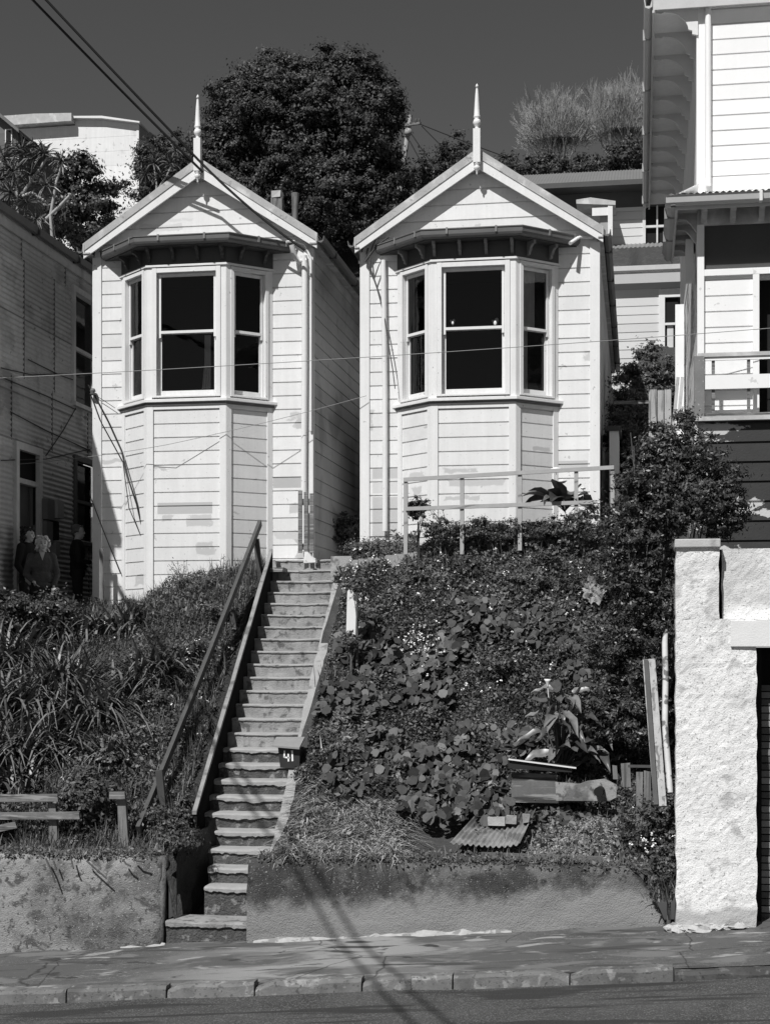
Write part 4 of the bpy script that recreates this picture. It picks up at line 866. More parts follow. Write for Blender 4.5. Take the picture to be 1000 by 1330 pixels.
mb = MB(); mb.box((gx(875.5), YG-.14, zc1), (gx(934.5), YG+.42, gz(905, 701))); mb.build('pier_cap', gmat('cap_concrete', .45, .8, .2, 6, bump=.4, stain=[(6, .5, .65, .3)]), gr, bevel=.01)
mb = MB(); mb.box((gx(947.5), YG-.13, gz(975, 840)), (3.5, YG+.2, gz(975, 806))); mb.build('lintel', gmat('lintel_paint', .68, .6, .1, 5, bump=.3, stain=[(5, .6, .7, .5)]), gr, bevel=.006)
mb = MB(); mb.box((gx(982)-.0, YG+.2, -.1), (gx(990.5), YG+.5, zl0)); mb.build('jamb', M('dark'), gr)
mb = MB(); rr = random.Random(9); z = .1
while z < zl0-.45:
    h = .075; mb.box((gx(990), YG+.34+.012*(rr.random()), z), (3.5, YG+.36, z+h-.012), rr.choice([.5, 1, 1, 1.5])); z += h
mb.build('roller_door', gmat('roller_door_slats', .22, .6, .2, 4, tone=True), gr)
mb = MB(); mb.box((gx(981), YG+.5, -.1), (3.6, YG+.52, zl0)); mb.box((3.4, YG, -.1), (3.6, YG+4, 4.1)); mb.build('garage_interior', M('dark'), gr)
# rubble footing at the foot of the pier
mb = MB(); rr = random.Random(12)
for i in range(26):
    px = rr.uniform(872, 960); x = WX(px, 15.85); s = rr.uniform(.03, .09); z = float(zp(x)); mb.ell((x, rr.uniform(15.78, 15.98), z+s*.15), (s*1.5, s, s*.5), 7, 5)
mb.rough(.018, 3); mb.sm = [False]*len(mb.sm); tag(mb.build('broken_footing', gmat('whitewashed_rubble', .42, .9, .3, 8, bump=.6, bscale=50, stain=[(7, .5, .6, .2)])), 'broken whitewashed concrete rubble at the foot of the white garage pier', 'rubble')
# ------------------------------------------------------------------ foliage tools
def unit(a): return a/np.maximum(np.linalg.norm(a, axis=-1, keepdims=True), 1e-9)
def rnd(n, lo=0, hi=1): return RNG.uniform(lo, hi, n)
def rdir(n): return unit(RNG.normal(size=(n, 3)))
def leaves(P, nrm, size, asp=.45, k=4, spread=.6, bend=.25):
    n = len(P); N_ = unit(nrm+rdir(n)*spread); a = unit(np.cross(N_, rdir(n))); b = np.cross(N_, a); s = np.asarray(size)[:, None]*np.ones((n, 1))
    if k == 4: return np.stack([P-a*s, P+b*s*asp-N_*s*bend, P+a*s, P-b*s*asp-N_*s*bend], 1)
    t = np.arange(k)*2*np.pi/k; return np.stack([P+(a*np.cos(q)+b*np.sin(q))*s*(1+.12*math.sin(3*q+1))-N_*s*bend*(.5+.5*math.cos(2*q)) for q in t], 1)
def blades(P, L, w, lean=.5, seg=3, dirs=None, grav=.5, up=None):
    """curved strap leaves rooted at P; returns quads"""
    n = len(P); az = rnd(n, 0, 2*np.pi) if dirs is None else dirs; h = np.stack([np.cos(az), np.sin(az), np.zeros(n)], 1)
    side = np.stack([-np.sin(az), np.cos(az), np.zeros(n)], 1); L = np.asarray(L)[:, None]*np.ones((n, 1)); lean = np.asarray(lean)[:, None]*np.ones((n, 1)); w = np.asarray(w)[:, None]*np.ones((n, 1))
    pts = []; 
    for i in range(seg+1):
        t = i/seg; pts.append(P+h*L*(lean*(.55*t+.25*t*t))+np.array([0, 0, 1])*L*(t*(1.12-.22*lean)-grav*t**2.4*lean*.62))
    out = []
    for i in range(seg):
        w0 = w*(1-(i/seg)**2*.85); w1 = w*(1-((i+1)/seg)**2*.85) if i < seg-1 else w*.08
        out.append(np.stack([pts[i]-side*w0, pts[i]+side*w0, pts[i+1]+side*w1, pts[i+1]-side*w1], 1))
    return out
def tones(n, lo=.55, hi=1.5): return rnd(n, lo, hi)
leafD = leafmat('dark_glossy_leaf', .06, .42, .5, .15); leafM = leafmat('mid_leaf', .095, .5, .4, .25); leafL = leafmat('pale_leaf', .13, .55, .35, .3)
leafT = leafmat('tree_leaf', .055, .55, .3, .15); grassM = leafmat('grass_blade', .13, .5, .35, .3); strawM = leafmat('dry_straw', .48, .7, .2, .1); strapM = leafmat('strap_leaf', .07, .42, .45, .0); nastM = leafmat('round_leaf', .085, .5, .35, .2)
flowerM = gmat('white_petal', .7, .6, .05); barkM = gmat('tree_bark', .10, .9, .3, 4, bump=.6, bscale=20, bdist=.02); paleBark = gmat('pale_bark', .33, .9, .3, 6, bump=.4, bscale=40); twigM = gmat('pale_winter_twig', .34, .9, .2, 3)
def hit(px, py, y0=16.4, y1=32.0, lift=0):
    """where the view ray of a spot meets the hillside"""
    px = np.atleast_1d(np.asarray(px, float)); py = np.atleast_1d(np.asarray(py, float)); res = np.zeros((len(px), 3)); done = np.zeros(len(px), bool)
    u = (px-500)/F; kx = (u*CT-ST)/(CT+u*ST)
    for Y in np.arange(y0, y1, .06):
        x = Y*kx; d = -x*ST+Y*CT; z = ZC-(py-HZ)*d/F; h = G(x, np.full_like(x, Y))+lift
        m = (~done) & (z <= h); res[m] = np.stack([x, np.full_like(x, Y), h-lift], 1)[m]; done |= m
    m = ~done; res[m] = np.stack([u*0, u*0-99, u*0-99], 1)[m]
    return res
def crown_pts(c, r, nc, per, cr, seed_noise=.25, flat=0):
    """leaf positions in clumps through an ellipsoid, with outward normals"""
    c = np.array(c, float); r = np.array(r, float); d = rdir(nc); f = rnd(nc)**.38
    bump = 1+seed_noise*(np.sin(d[:, 0]*5+1.3)*np.cos(d[:, 2]*6+.7)+.6*np.sin(d[:, 1]*9+d[:, 2]*7))
    cc = c+d*r*(f*bump)[:, None]*.92; rad = cr*rnd(nc, .6, 1.35)
    n = rdir(nc*per); n[:, 2] = np.where(rnd(nc*per) < .75, np.abs(n[:, 2]), n[:, 2]); ci = np.repeat(np.arange(nc), per)
    P = cc[ci]+n*(rad[ci]*np.abs(RNG.normal(size=nc*per))*.62)[:, None]*np.array([1, 1, .75]); ctone = rnd(nc, .65, 1.45)[ci]
    return P, unit(n+.6*d[ci]), ctone
def tree(name, label, base, c, r, nc, per, cr, ls, mat=None, group=None, limbs=8, tr=.25, bark=None, noise=.25, cat='tree'):
    t = thing(name, label, cat, base, group); P, n, ct = crown_pts(c, r, nc, per, cr, noise); k = len(P)
    npmesh('crown', mat or leafT, [leaves(P, n, rnd(k, .7, 1.3)*ls, .5)], t, [ct*tones(k, .7, 1.35)])
    mb = MB(); b = Vector(base); cv = Vector(c); rr = random.Random(int(abs(base[0])*100))
    top = b.lerp(cv, .8); mb.tube([b-Vector((0, 0, .3)), b.lerp(top, .5)+Vector((.1*tr, 0, 0)), top], [tr, tr*.7, tr*.4], 8)
    for i in range(limbs):
        a = rr.uniform(0, 6.28); s = b.lerp(top, rr.uniform(.45, .95)); e = cv+Vector((math.cos(a)*r[0]*.75, math.sin(a)*r[1]*.75, rr.uniform(-.5, .7)*r[2])); m_ = s.lerp(e, .5)+Vector((0, 0, -.1*r[2]))
        mb.tube([s, m_, e], [tr*.4, tr*.22, tr*.06], 5)
    mb.build('trunk', bark or barkM, t); return t
# ------------------------------------------------------------------ background
def sky_x(px, py, Y): return W(px, py, Y)
# big evergreen behind the cottages: several billows making one crown
c0 = W(398, 215, 55); base = (c0[0], 55, float(G(c0[0], 55)))
bt = thing('evergreen_tree', 'huge dense dark evergreen tree rising behind the two cottages', 'tree', base)
PP = []; NN = []; TT = []
for px, py, rx, rz, ry, nc in ((392, 215, 95, 130, 3.0, 360), (330, 150, 62, 62, 1.9, 150), (425, 135, 70, 55, 2.0, 170), (480, 165, 46, 70, 1.7, 130), (355, 110, 50, 36, 1.4, 90), (455, 100, 42, 28, 1.2, 70), (290, 215, 48, 70, 1.8, 120), (495, 250, 38, 70, 1.6, 100), (440, 260, 70, 70, 2.2, 130), (262, 235, 30, 48, 1.2, 60), (310, 260, 60, 60, 2, 90), (505, 140, 16, 30, .8, 36)):
    Yt = 55-(.8 if rx < 90 else 0)+random.uniform(-.5, .5); c = W(px, py, Yt); P, n, ct = crown_pts(c, (rx/35.5, ry, rz/35.5), int(nc*1.9), 150, .36, .2)
    PP.append(P); NN.append(n); TT.append(ct)
P = np.concatenate(PP); n = np.concatenate(NN); ct = np.concatenate(TT); k = len(P)
npmesh('crown', leafT, [leaves(P, n, rnd(k, .7, 1.3)*.062, .5)], bt, [ct*tones(k, .6, 1.4)])
mb = MB(); b = Vector(base); tp = Vector(c0)
mb.tube([b-Vector((0, 0, .5)), b.lerp(tp, .5), tp], [.6, .45, .25], 10)
for i in range(16):
    a = i*2.4; e = tp+Vector((math.cos(a)*2.2, math.sin(a)*1.6, 1.8*math.sin(i*1.7))); s = b.lerp(tp, .3+.6*(i/16)); mb.tube([s, s.lerp(e, .5)+Vector((0, 0, .3)), e], [.2, .12, .04], 6)
mb.build('trunk', paleBark, bt)
# ridge scrub and bushes on the skyline
for i, (px, py, rx, rz, lab) in enumerate(((552, 232, 26, 30, 'dark bushy tree low on the skyline just right of the leaning utility pole'), (592, 210, 22, 30, 'pointed dark bush on the skyline left of the right cottage finial'), (655, 224, 26, 22, 'round dark bush on the skyline touching the right slope of the right cottage roof'), (705, 222, 34, 22, 'low wide dark bush on the skyline under the left bare tree'), (765, 220, 36, 20, 'low wide dark bush on the skyline between the two bare trees'), (818, 208, 30, 32, 'taller dark bush on the skyline beside the villa eaves'))):
    c = W(px, py, 62); tree('skyline_bush', lab, (c[0], 62, float(G(c[0], 62))), c, (rx/31.5, 1, rz/31.5), 60, 110, .3, .06, group='bushes along the skyline', limbs=4, tr=.1, cat='bush')
# bare winter trees
def bare_tree(label, px, pyb, w, h, seed):
    Y = 66; rr = random.Random(seed); b = Vector(W(px, pyb, Y)); s = 29.8; t = thing('bare_tree', label, 'tree', (b.x, Y, float(G(b.x, Y))), 'bare trees on the skyline'); mb = MB()
    root = Vector((b.x, Y, float(G(b.x, Y))-.2))
    def grow(p, d, L, r, lev):
        q = p+d*L; mb.tube([p, p.lerp(q, .5)+Vector((rr.uniform(-1, 1), rr.uniform(-1, 1), 0))*L*.07, q], [r, r*.85, r*.7], 3 if lev > 1 else 5, caps=False)
        if lev >= 6: return
        for k in range(3 if lev < 5 else 4):
            nd = (d+Vector((rr.uniform(-1, 1)*.62, rr.uniform(-1, 1)*.62, rr.uniform(-.1, .55)))*(.8 if lev else .9)).normalized(); grow(p.lerp(q, rr.uniform(.5, 1)), nd, L*rr.uniform(.62, .9), max(r*.66, .0075), lev+1)
    H = h/s
    for k in range(9): grow(Vector((b.x+rr.uniform(-.3, .3), b.y, b.z-.5)), Vector((rr.uniform(-.55, .55)*w/h, rr.uniform(-.3, .3), 1)).normalized(), H*.36, .04, 1)
    mb.tube([root, Vector((b.x, b.y, max(b.z-.4, root.z+.3)))], [.2, .14], 7)
    mb.build('branches', twigM, t)
    n = 15000; d = rdir(n); d[:, 2] = np.abs(d[:, 2])*.9-.15; q = rnd(n)**.45; c = np.array([b.x, b.y, b.z+H*.36]); lob = 1+.18*np.sin(d[:, 0]*7+seed)*np.cos(d[:, 1]*5+d[:, 2]*6)
    P = c+d*np.array([w/s*.52, w/s*.45, H*.62])*(q*lob)[:, None]; u_ = unit(P-np.array([b.x, b.y, b.z-H*.1])+RNG.normal(size=(n, 3))*.55); sd = unit(np.cross(u_, rdir(n)))*.0075; L_ = rnd(n, .08, .26)[:, None]
    npmesh('twigs', twigM, [np.stack([P-sd, P+sd, P+u_*L_+sd*.4, P+u_*L_-sd*.4], 1)], t)
bare_tree('smaller bare pale twigged tree on the skyline, left of the pair', 722, 216, 90, 100, 3)
bare_tree('taller bare pale twigged tree on the skyline beside the villa eaves', 806, 210, 90, 115, 5)
# house behind on the right
YH = 37.0
hx = lambda px: WX(px, YH); hz = lambda py, px=800: WZ(px, py, YH)
bh = thing('hillside_house', 'white two level house with grey iron roof seen between the right cottage and the villa', 'house', (hx(800), YH, 9))
mb = MB(); n = 4*95; vs = []
for i in range(n+1):
    x = hx(660)+i/4*.076; d = .01*math.sin(math.pi*i/2); vs += [(x, YH-.5, hz(249)+d), (x, YH+3, hz(249)+1.45+d)]
mb.raw(vs, [(2*i, 2*i+2, 2*i+3, 2*i+1) for i in range(n)], 1, 0, True); mb.build('roof', gmat('far_roof_iron', .17, .6, .15, 1.5, streak=.1, tone=True), bh)
wb = gmat('far_house_paint', .6, .6, .05, 2, tone=True)
mb = MB(); boards(mb, (hx(660), YH), (1, 0), (0, -1), hz(318), hz(268), lambda z: 0, lambda z: hx(835)-hx(660), seed=61, pitch=.2); boards(mb, (hx(876), YH), (1, 0), (0, -1), hz(318), hz(268), lambda z: 0, lambda z: 2, seed=62, pitch=.2); mb.build('upper_wall', wb, bh)
mb = MB(); mb.box((hx(660), YH-.02, hz(270)), (hx(940), YH+.1, hz(250))); mb.box((hx(660), YH-.5, hz(250)), (hx(940), YH, hz(250)+.03)); mb.box((hx(660), YH-.6, hz(250)), (hx(940), YH-.5, hz(250)+.12)); mb.build('eaves', M('frieze'), bh)  # dark band on the wall paints the shade below the roof edge
fr = MB()
for a, b_ in ((834, 838), (852, 854), (872, 876)): fr.box((hx(a), YH-.04, hz(318)), (hx(b_), YH+.05, hz(270)))
fr.box((hx(838), YH-.03, hz(298)), (hx(872), YH+.02, hz(295))); wfr = fr.build('window', M('dimtrim'), bh)
MB().box((hx(838), YH+.06, hz(318)), (hx(872), YH+.07, hz(270))).build('pane', M('dark'), wfr)
mb = MB(); p0, p1 = hx(750), hx(797); mb.prism([(p0, YH-.9, hz(276)), (p1+.05, YH-.9, hz(280)), (p1+.05, YH-.9, hz(275)), ((p0+p1)/2-.1, YH-.9, hz(269)), (p0, YH-.9, hz(271))], (0, .9, 0)); mb.build('porch_roof', M('greytrim'), bh)
mb = MB(); mb.box((hx(790), YH-.88, hz(318)), (hx(796), YH-.78, hz(278))); mb.box((hx(770), YH-.86, hz(292)), (hx(790), YH-.82, hz(282))); mb.build('porch_post', M('trim'), bh)
mb = MB(); mb.box((hx(780), YH-.75, hz(320)), (hx(790), YH-.7, hz(284))); mb.build('porch_screen', gmat('porch_screen_grey', .3, .8), bh)
mb = MB(); n = 4*32; vs = []
for i in range(n+1):
    x = hx(780)+i/4*.1; d = .014*math.sin(math.pi*i/2); vs += [(x, YH-1.8, hz(353)+.1+d), (x, YH-.02, hz(318)+d)]
mb.raw(vs, [(2*i, 2*i+2, 2*i+3, 2*i+1) for i in range(n)], 1, 0, True); mb.build('lean_to_roof', gmat('lean_to_iron', .2, .7, .15, 2, streak=.15, tone=True), bh)
Y2 = YH-1.6; h2 = lambda px: WX(px, Y2); z2 = lambda py: WZ(820, py, Y2)
mb = MB(); boards(mb, (h2(770), Y2), (1, 0), (0, -1), 8.0, z2(376), lambda z: 0, lambda z: h2(858)-h2(770), seed=63, pitch=.2); mb.build('lower_wall', wb, bh)
mb = MB(); mb.box((h2(770), Y2-.01, z2(376)), (h2(930), Y2+.05, z2(356))); mb.build('lower_shadow_band', gmat('far_house_painted_shadow', .45, .6, .05), bh)  # grey band painted as the shadow under the lower gutter
mb = MB(); mb.box((h2(770), Y2-.42, z2(357)), (h2(930), Y2-.25, z2(351))); mb.build('lower_gutter', M('whitegutter'), bh)
mb = MB(); mb.box((h2(855), Y2-.03, 8.5), (h2(863), Y2+.05, z2(378))); mb.box((h2(863), Y2-.028, z2(388)), (h2(930), Y2+.05, z2(378))); mb.box((h2(863), Y2-.02, z2(424)), (h2(880), Y2+.05, z2(421))); fr = mb.build('lower_window', M('trim'), bh)
MB().box((h2(863), Y2+.05, z2(456)), (h2(880), Y2+.06, z2(388))).build('pane', M('dark'), fr)
MB().box((h2(866), Y2+.035, z2(456)), (h2(874), Y2+.045, z2(424))).build('curtain', M('curtain'), fr)
# white building at the top left
YT = 50; tx = lambda px: WX(px, YT); tz = lambda py: WZ(100, py, YT)
tb = thing('hilltop_building', 'plain white building with flat dark edged roof high at the top left', 'building', (tx(100), YT, tz(290)))
wt = gmat('hilltop_paint', .74, .6, .12, .7, streak=.12, tone=True, stain=[(1.3, .56, .70, .58), (5, .6, .68, .6)])
mb = MB(); boards(mb, (tx(-60), YT), (1, 0), (0, -1), tz(330), tz(163), lambda z: 0, lambda z: tx(180)-tx(-60), seed=71, pitch=.5, gap=.012, dep=.006); mb.build('front_wall', wt, tb)
mb = MB(); mb.face([(tx(180), YT, tz(330)), (tx(180)+.9, YT+7, tz(330)), (tx(180)+.9, YT+7, tz(163)), (tx(180), YT, tz(165))]); mb.build('side_wall', gmat('hilltop_shaded_side', .3, .7), tb)  # white wall greyed to put the shade of this side into its colour
mb = MB(); mb.box((tx(178), YT-.02, tz(330)), (tx(181), YT+.05, tz(165))); mb.build('corner_board', M('trim'), tb)
mb = MB(); mb.prism([(tx(-60), YT-.35, tz(163)), (tx(98), YT-.35, tz(161)), (tx(98), YT-.35, tz(151)), (tx(50), YT-.35, tz(149)), (tx(-60), YT-.35, tz(150))], (0, 3, 0)); mb.build('parapet', M('greytrim'), tb)
mb = MB(); mb.prism([(tx(98), YT-.2, tz(155.5)), (tx(98), YT-.2, tz(153)), (tx(135), YT-.2, tz(155)), (tx(184), YT-.2, tz(165)), (tx(184), YT-.2, tz(167)), (tx(135), YT-.2, tz(158))], (0, 7, 0)); mb.prism([(tx(98), YT-.005, tz(163)), (tx(98), YT-.005, tz(155.5)), (tx(135), YT-.005, tz(158)), (tx(180), YT-.005, tz(166)), (tx(180), YT-.005, tz(170))], (0, .1, 0)); mb.build('roof_edge', M('trim'), tb)
wf = MB().box((tx(44), YT-.03, tz(198)), (tx(63), YT, tz(186.5))).build('window', M('trim'), tb); mb = MB()
for i in range(3): mb.box((tx(45.5+i*5.7), YT-.05, tz(197)), (tx(50.3+i*5.7), YT-.031, tz(188)))
mb.build('pane', M('dark'), wf)
YK = 43; kx_ = lambda px: WX(px, YK); kz = lambda py: WZ(15, py, YK)
kb_ = thing('small_house', 'corner of a small dark gabled house at the far left edge below the white building', 'house', (kx_(10), YK, kz(230)))
mb = MB(); mb.box((kx_(-60), YK, kz(260)), (kx_(24), YK+4, kz(172))); mb.build('wall', gmat('small_house_wall', .12, .8, .2), kb_)
mb = MB(); mb.prism([(kx_(30), YK-.3, kz(177)), (kx_(30), YK-.3, kz(173)), (kx_(-30), YK-.3, kz(118)), (kx_(-30), YK-.3, kz(124))], (0, 4.5, 0)); mb.prism([(kx_(24), YK, kz(172)), (kx_(-20), YK, kz(133)), (kx_(-20), YK, kz(172))], (0, .1, 0)); mb.build('roof', M('gutter'), kb_)
wf = MB().box((kx_(8), YK-.05, kz(190)), (kx_(17), YK, kz(168))).build('window', M('trim'), kb_); MB().box((kx_(9.5), YK-.07, kz(189)), (kx_(15.5), YK-.051, kz(170))).build('pane', M('dark'), wf)
# leaning utility pole behind, with its wires
pb_ = W(519, 245, 60); pt = W(533, 150, 60)
up = thing('utility_pole', 'leaning weathered utility pole beside the big evergreen tree on the skyline', 'utility pole', (pb_[0], 60, pb_[2]-2))
MB().tube([(pb_[0]-.05, 60, pb_[2]-2), pb_, pt], [.14, .125, .09], 8).build('shaft', M('palewood'), up)
a = W(524, 163, 60); b = W(546, 160, 59.6); MB().beam(a, b, .09, .09).build('crossarm', M('oldwood'), up)
p = W(530, 172, 59.85); MB().lathe((p[0], p[1], p[2]-.15), [(.02, 0), (.13, .05), (.16, .15), (.12, .28), (.02, .32)], 10).build('transformer', M('palewood'), up)
for px in (540, 544): p = W(px, 160, 59.7); MB().lathe((p[0], p[1], p[2]), [(.03, 0), (.06, .04), (.04, .1), (.05, .14), (.01, .2)], 8).build('insulator', M('frieze'), up)
for i, (q, lab) in enumerate(((((545, 161), (660, 205)), 'highest thin wire running right from the leaning pole'), (((533, 172), (568, 222)), 'middle thin wire dropping from the leaning pole'), (((548, 164), (590, 205)), 'short thin wire dropping from the crossarm of the leaning pole'), (((532, 183), (556, 226)), 'lowest thin wire dropping from the leaning pole into the bushes'))):
    cable('overhead_wire', lab, [W(*q[0], 59.7), W(*q[1], 56)], .02, n=4, sag=.02)
rm = W(-330, -400, 20); mp = thing('roof_mast', 'tall timber mast on the corrugated building roof holding the dark service wires', 'mast', (rm[0], 20, 10.5))
MB().tube([(rm[0], 20, 10.3), (rm[0], 20, rm[2]+.4)], [.1, .07], 8).build('shaft', M('oldwoodV'), mp); MB().beam((rm[0]-.6, 20, rm[2]+.05), (rm[0]+.6, 20, rm[2]+.05), .08, .1).build('crossarm', M('oldwood'), mp)
# two dark service wires from the street to the left cottage
cable('service_wire', 'thick dark service wire from the top left ending at the finial of the left cottage', [W(-330, -400, 20), W(264, 224, 23.1)], .021, n=20, sag=.10)
w2 = cable('service_wire', 'thick dark service wire from the top left crossing the left gable to the downpipe corner', [W(-300, -395, 20), W(258, 208, 22.9), W(396, 325, 23.15)], .021, n=20, sag=.07)
cable('phone_wire', 'thin pale wire stretched level across the fronts of both cottages', [W(-100, 496, 19.5), W(1150, 414, 21.1)], .0048, mat='palewire', n=24, sag=.06)
cable('phone_wire', 'thin pale wire rising across the left cottage under its bay sill', [W(22, 603, XY(22)), W(215, 578, 22.7), W(476, 514, 23.4)], .0042, mat='palewire', n=10, sag=.03)
# ------------------------------------------------------------------ trees at left behind the corrugated building
c = W(104, 280, 33); tree('dense_shrub_tree', 'dense dark small leaved tree behind the corrugated building roof, below the white building', (c[0], 33, float(G(c[0], 33))), c, (.85, .9, 1.35), 130, 170, .26, .05, leafD, limbs=5, tr=.1)
c = W(150, 345, 34); tree('dense_shrub_tree', 'low dark leafy tree filling the corner left of the left cottage gable', (c[0], 34, float(G(c[0], 34))), c, (.9, .9, 1.0), 90, 150, .28, .05, leafD, limbs=5, tr=.1)
c = W(215, 235, 45); tree('dense_shrub_tree', 'dark spreading tree between the white building and the left cottage gable', (c[0], 45, float(G(c[0], 45))), c, (1.2, 1, 1.6), 110, 160, .3, .05, leafT, limbs=5, tr=.12)
def cabbage(label, Y, trunk, heads, bp, L=.55, nb=70):
    b = W(*bp, Y); t = thing('cabbage_tree', label, 'tree', b, 'cabbage trees on the left'); mb = MB()
    for pts in trunk: mb.tube([W(x, y, Y) for x, y in pts], [.04-.018*i/len(pts) for i in range(len(pts))], 6)
    mb.build('trunk', paleBark, t); A = []
    for (x, y, s) in heads:
        p = np.array(W(x, y, Y)); d = rdir(nb); d[:, 2] = d[:, 2]*.8+.15; d = unit(d); Ls = rnd(nb, .7, 1.1)*L*s; sd = unit(np.cross(d, rdir(nb)))*.016
        e1 = p+d*Ls[:, None]*.6; e2 = p+d*Ls[:, None]-np.array([0, 0, 1])*Ls[:, None]*.22
        A += [np.stack([p+0*d-sd*.6, p+0*d+sd*.6, e1+sd, e1-sd], 1), np.stack([e1-sd, e1+sd, e2+sd*.1, e2-sd*.1], 1)]
    npmesh('crown', strapM, A, t, [tones(len(a), .6, 2.2) for a in A])
cabbage('branching cabbage tree with pale bare limbs at the left edge above the corrugated roof', 31, [[(18, 330), (24, 280), (22, 250), (5, 235)], [(22, 262), (38, 240), (50, 222), (62, 205)], [(30, 255), (42, 250), (60, 262)], [(70, 330), (66, 280), (74, 235), (82, 212)], [(60, 285), (78, 268), (90, 255)], [(8, 300), (0, 260), (-8, 240)]],
        [(6, 205, 1), (28, 196, 1), (18, 222, .9), (45, 205, 1), (0, 232, 1), (38, 228, .8), (58, 200, .8), (80, 209, .6), (48, 285, .7), (15, 250, 1), (5, 280, 1), (35, 262, .9), (60, 240, .8)], (25, 330))
cabbage('spiky headed cabbage tree beside the right wall of the white hilltop building', 44, [[(200, 290), (204, 240), (200, 215)], [(203, 250), (216, 230), (224, 215)]], [(200, 212, .9), (190, 226, .7), (222, 212, .9), (208, 230, .8), (232, 222, .8), (228, 196, .6), (184, 208, .5)], (200, 300))
# street pole behind the viewpoint with its cables to the corrugated building
sp_ = thing('street_pole', 'tall timber street pole across the road carrying cables to the corrugated building', 'utility pole', (-1.6, .9, -.2))
MB().tube([(-1.6, .9, -1), (-1.6, .9, 9.0)], [.16, .11], 10).build('shaft', M('oldwoodV'), sp_); MB().beam((-2.5, .9, 8.4), (-.7, .9, 8.4), .1, .12).build('crossarm', M('oldwood'), sp_)
for dx, lab in ((-.75, 'left thick cable running over the street from the pole to the corrugated building'), (-.35, 'right thick cable running over the street from the pole to the corrugated building')):
    cable('street_cable', lab, [(-1.6+dx, .9, 8.52), (-10.0, 19.55+dx*.3, 9.6)], .023, n=16, sag=.25, cat='cable')
# scrub and fence between right cottage and villa
c = W(838, 510, 27.5); P1 = tree('garden_bush', 'rounded small leaved bush below the house wall between the right cottage and the villa', (c[0], 27.5, float(G(c[0], 27.5))), c, (.66, .6, .8), 190, 120, .16, .03, leafM, limbs=4, tr=.06, cat='bush')
c = W(812, 560, 26); tree('garden_bush', 'lower pale weedy bush left of the grey paling fence', (c[0], 26, float(G(c[0], 26))), c, (.4, .4, .6), 80, 110, .14, .03, leafM, limbs=3, tr=.04, cat='bush')
pf = thing('paling_fence', 'short run of weathered grey palings between the bushes and the villa', 'fence', W(858, 560, 25))
for i, (a_, b_, t_) in enumerate(((842, 853, 506), (853.5, 862, 507), (862.5, 872, 506))):
    p = W(a_, t_, 25); q = W(b_, 620, 25); mb = MB(); mb.box((p[0], 25, q[2]), (q[0]-.01, 25.025, p[2])); mb.build('paling', M('palewood'), pf)
MB().beam(W(797, 523, 25.1), W(872, 522, 25.1), .05, .05).build('rail', M('oldwood'), pf)
lt = thing('outbuilding', 'narrow white porch end with dark cap behind the right corner of the right cottage', 'porch', W(797, 640, 24.6))
p = W(791, 560, 24.6); q = W(803, 640, 24.6); mb = MB(); mb.box((p[0], 24.6, q[2]-.4), (q[0], 25.6, p[2])); mb.build('wall', wp, lt); mb = MB(); mb.box((p[0]-.05, 24.55, p[2]), (q[0]+.04, 25.65, p[2]+.08)); mb.build('cap', M('frieze'), lt)
# ------------------------------------------------------------------ the banks: ground cover
def inst(x, y): return (x > xsl(y)-.16) & (x < xsr(y)+.22) & (y < 23.6)
def inhouse(x, y): return (y > YF-.10) & (((x > -8.75) & (x < -5.2)) | ((x > -4.3) & (x < -.6))) | ((y > YF-.62) & (((np.abs(x+7.01) < .9)) | (np.abs(x+2.49) < .9)))
def field(n, x0, x1, y0, y1, cover):
    x = rnd(n, x0, x1); y = rnd(n, y0, y1); m = (~inst(x, y)) & (~inhouse(x, y)) & ~((x > -2.95) & (x < -1.85) & (y > 16.62) & (y < 17.75)) & (rnd(n) < cover(x, y)); x = x[m]; y = y[m]
    # mound height of the growth
    v = .04+.20*vnoise(x, y, 1.7, 5)**1.5+.22*vnoise(x, y, 5.5, 6)**1.3; v *= np.clip((np.minimum(np.abs(x-xsl(y)), np.abs(x-xsr(y))))*1.6+.1, .12, 1); v *= np.clip((y-16.35)*1.2, .12, 1)
    f = rnd(len(x))**.5; z = G(x, y)+v*f; return np.stack([x, y, z], 1), v, f
def slope_n(n): return np.tile(np.array([[0, -.45, .8]]), (n, 1))
ledge = lambda x, y: (x > -4.3) & (x < -.2) & (y < 18.0)
NL = 1.0
# small leaves, right bank
P, v, f = field(int(230000*NL), -4.6, .42, 16.5, 23.3, lambda x, y: np.where(ledge(x, y), .05, np.where((y > 22.3), .45, 1))*(1-.3*vnoise(x, y, 2.4, 9)))
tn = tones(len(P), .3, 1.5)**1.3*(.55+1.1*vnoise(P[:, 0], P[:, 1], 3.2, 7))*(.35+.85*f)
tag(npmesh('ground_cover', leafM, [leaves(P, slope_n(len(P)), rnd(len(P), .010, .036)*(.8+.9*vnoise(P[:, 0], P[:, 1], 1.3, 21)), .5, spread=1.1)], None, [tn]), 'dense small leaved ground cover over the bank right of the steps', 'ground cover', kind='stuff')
P, v, f = field(int(170000*NL), -11, -5.2, 16.5, 24, lambda x, y: (1-.5*vnoise(x, y, 1.9, 4)))
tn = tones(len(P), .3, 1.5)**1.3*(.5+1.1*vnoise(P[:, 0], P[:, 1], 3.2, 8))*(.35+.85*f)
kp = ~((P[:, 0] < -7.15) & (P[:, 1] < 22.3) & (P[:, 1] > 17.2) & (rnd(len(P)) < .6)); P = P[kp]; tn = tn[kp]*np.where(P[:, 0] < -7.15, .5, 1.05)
tag(npmesh('ground_cover', leafM, [leaves(P, slope_n(len(P)), rnd(len(P), .010, .034)*(.8+.9*vnoise(P[:, 0], P[:, 1], 1.3, 22)), .45, spread=1.1)], None, [tn]), 'small leaved weeds and creepers over the bank left of the steps', 'ground cover', kind='stuff')
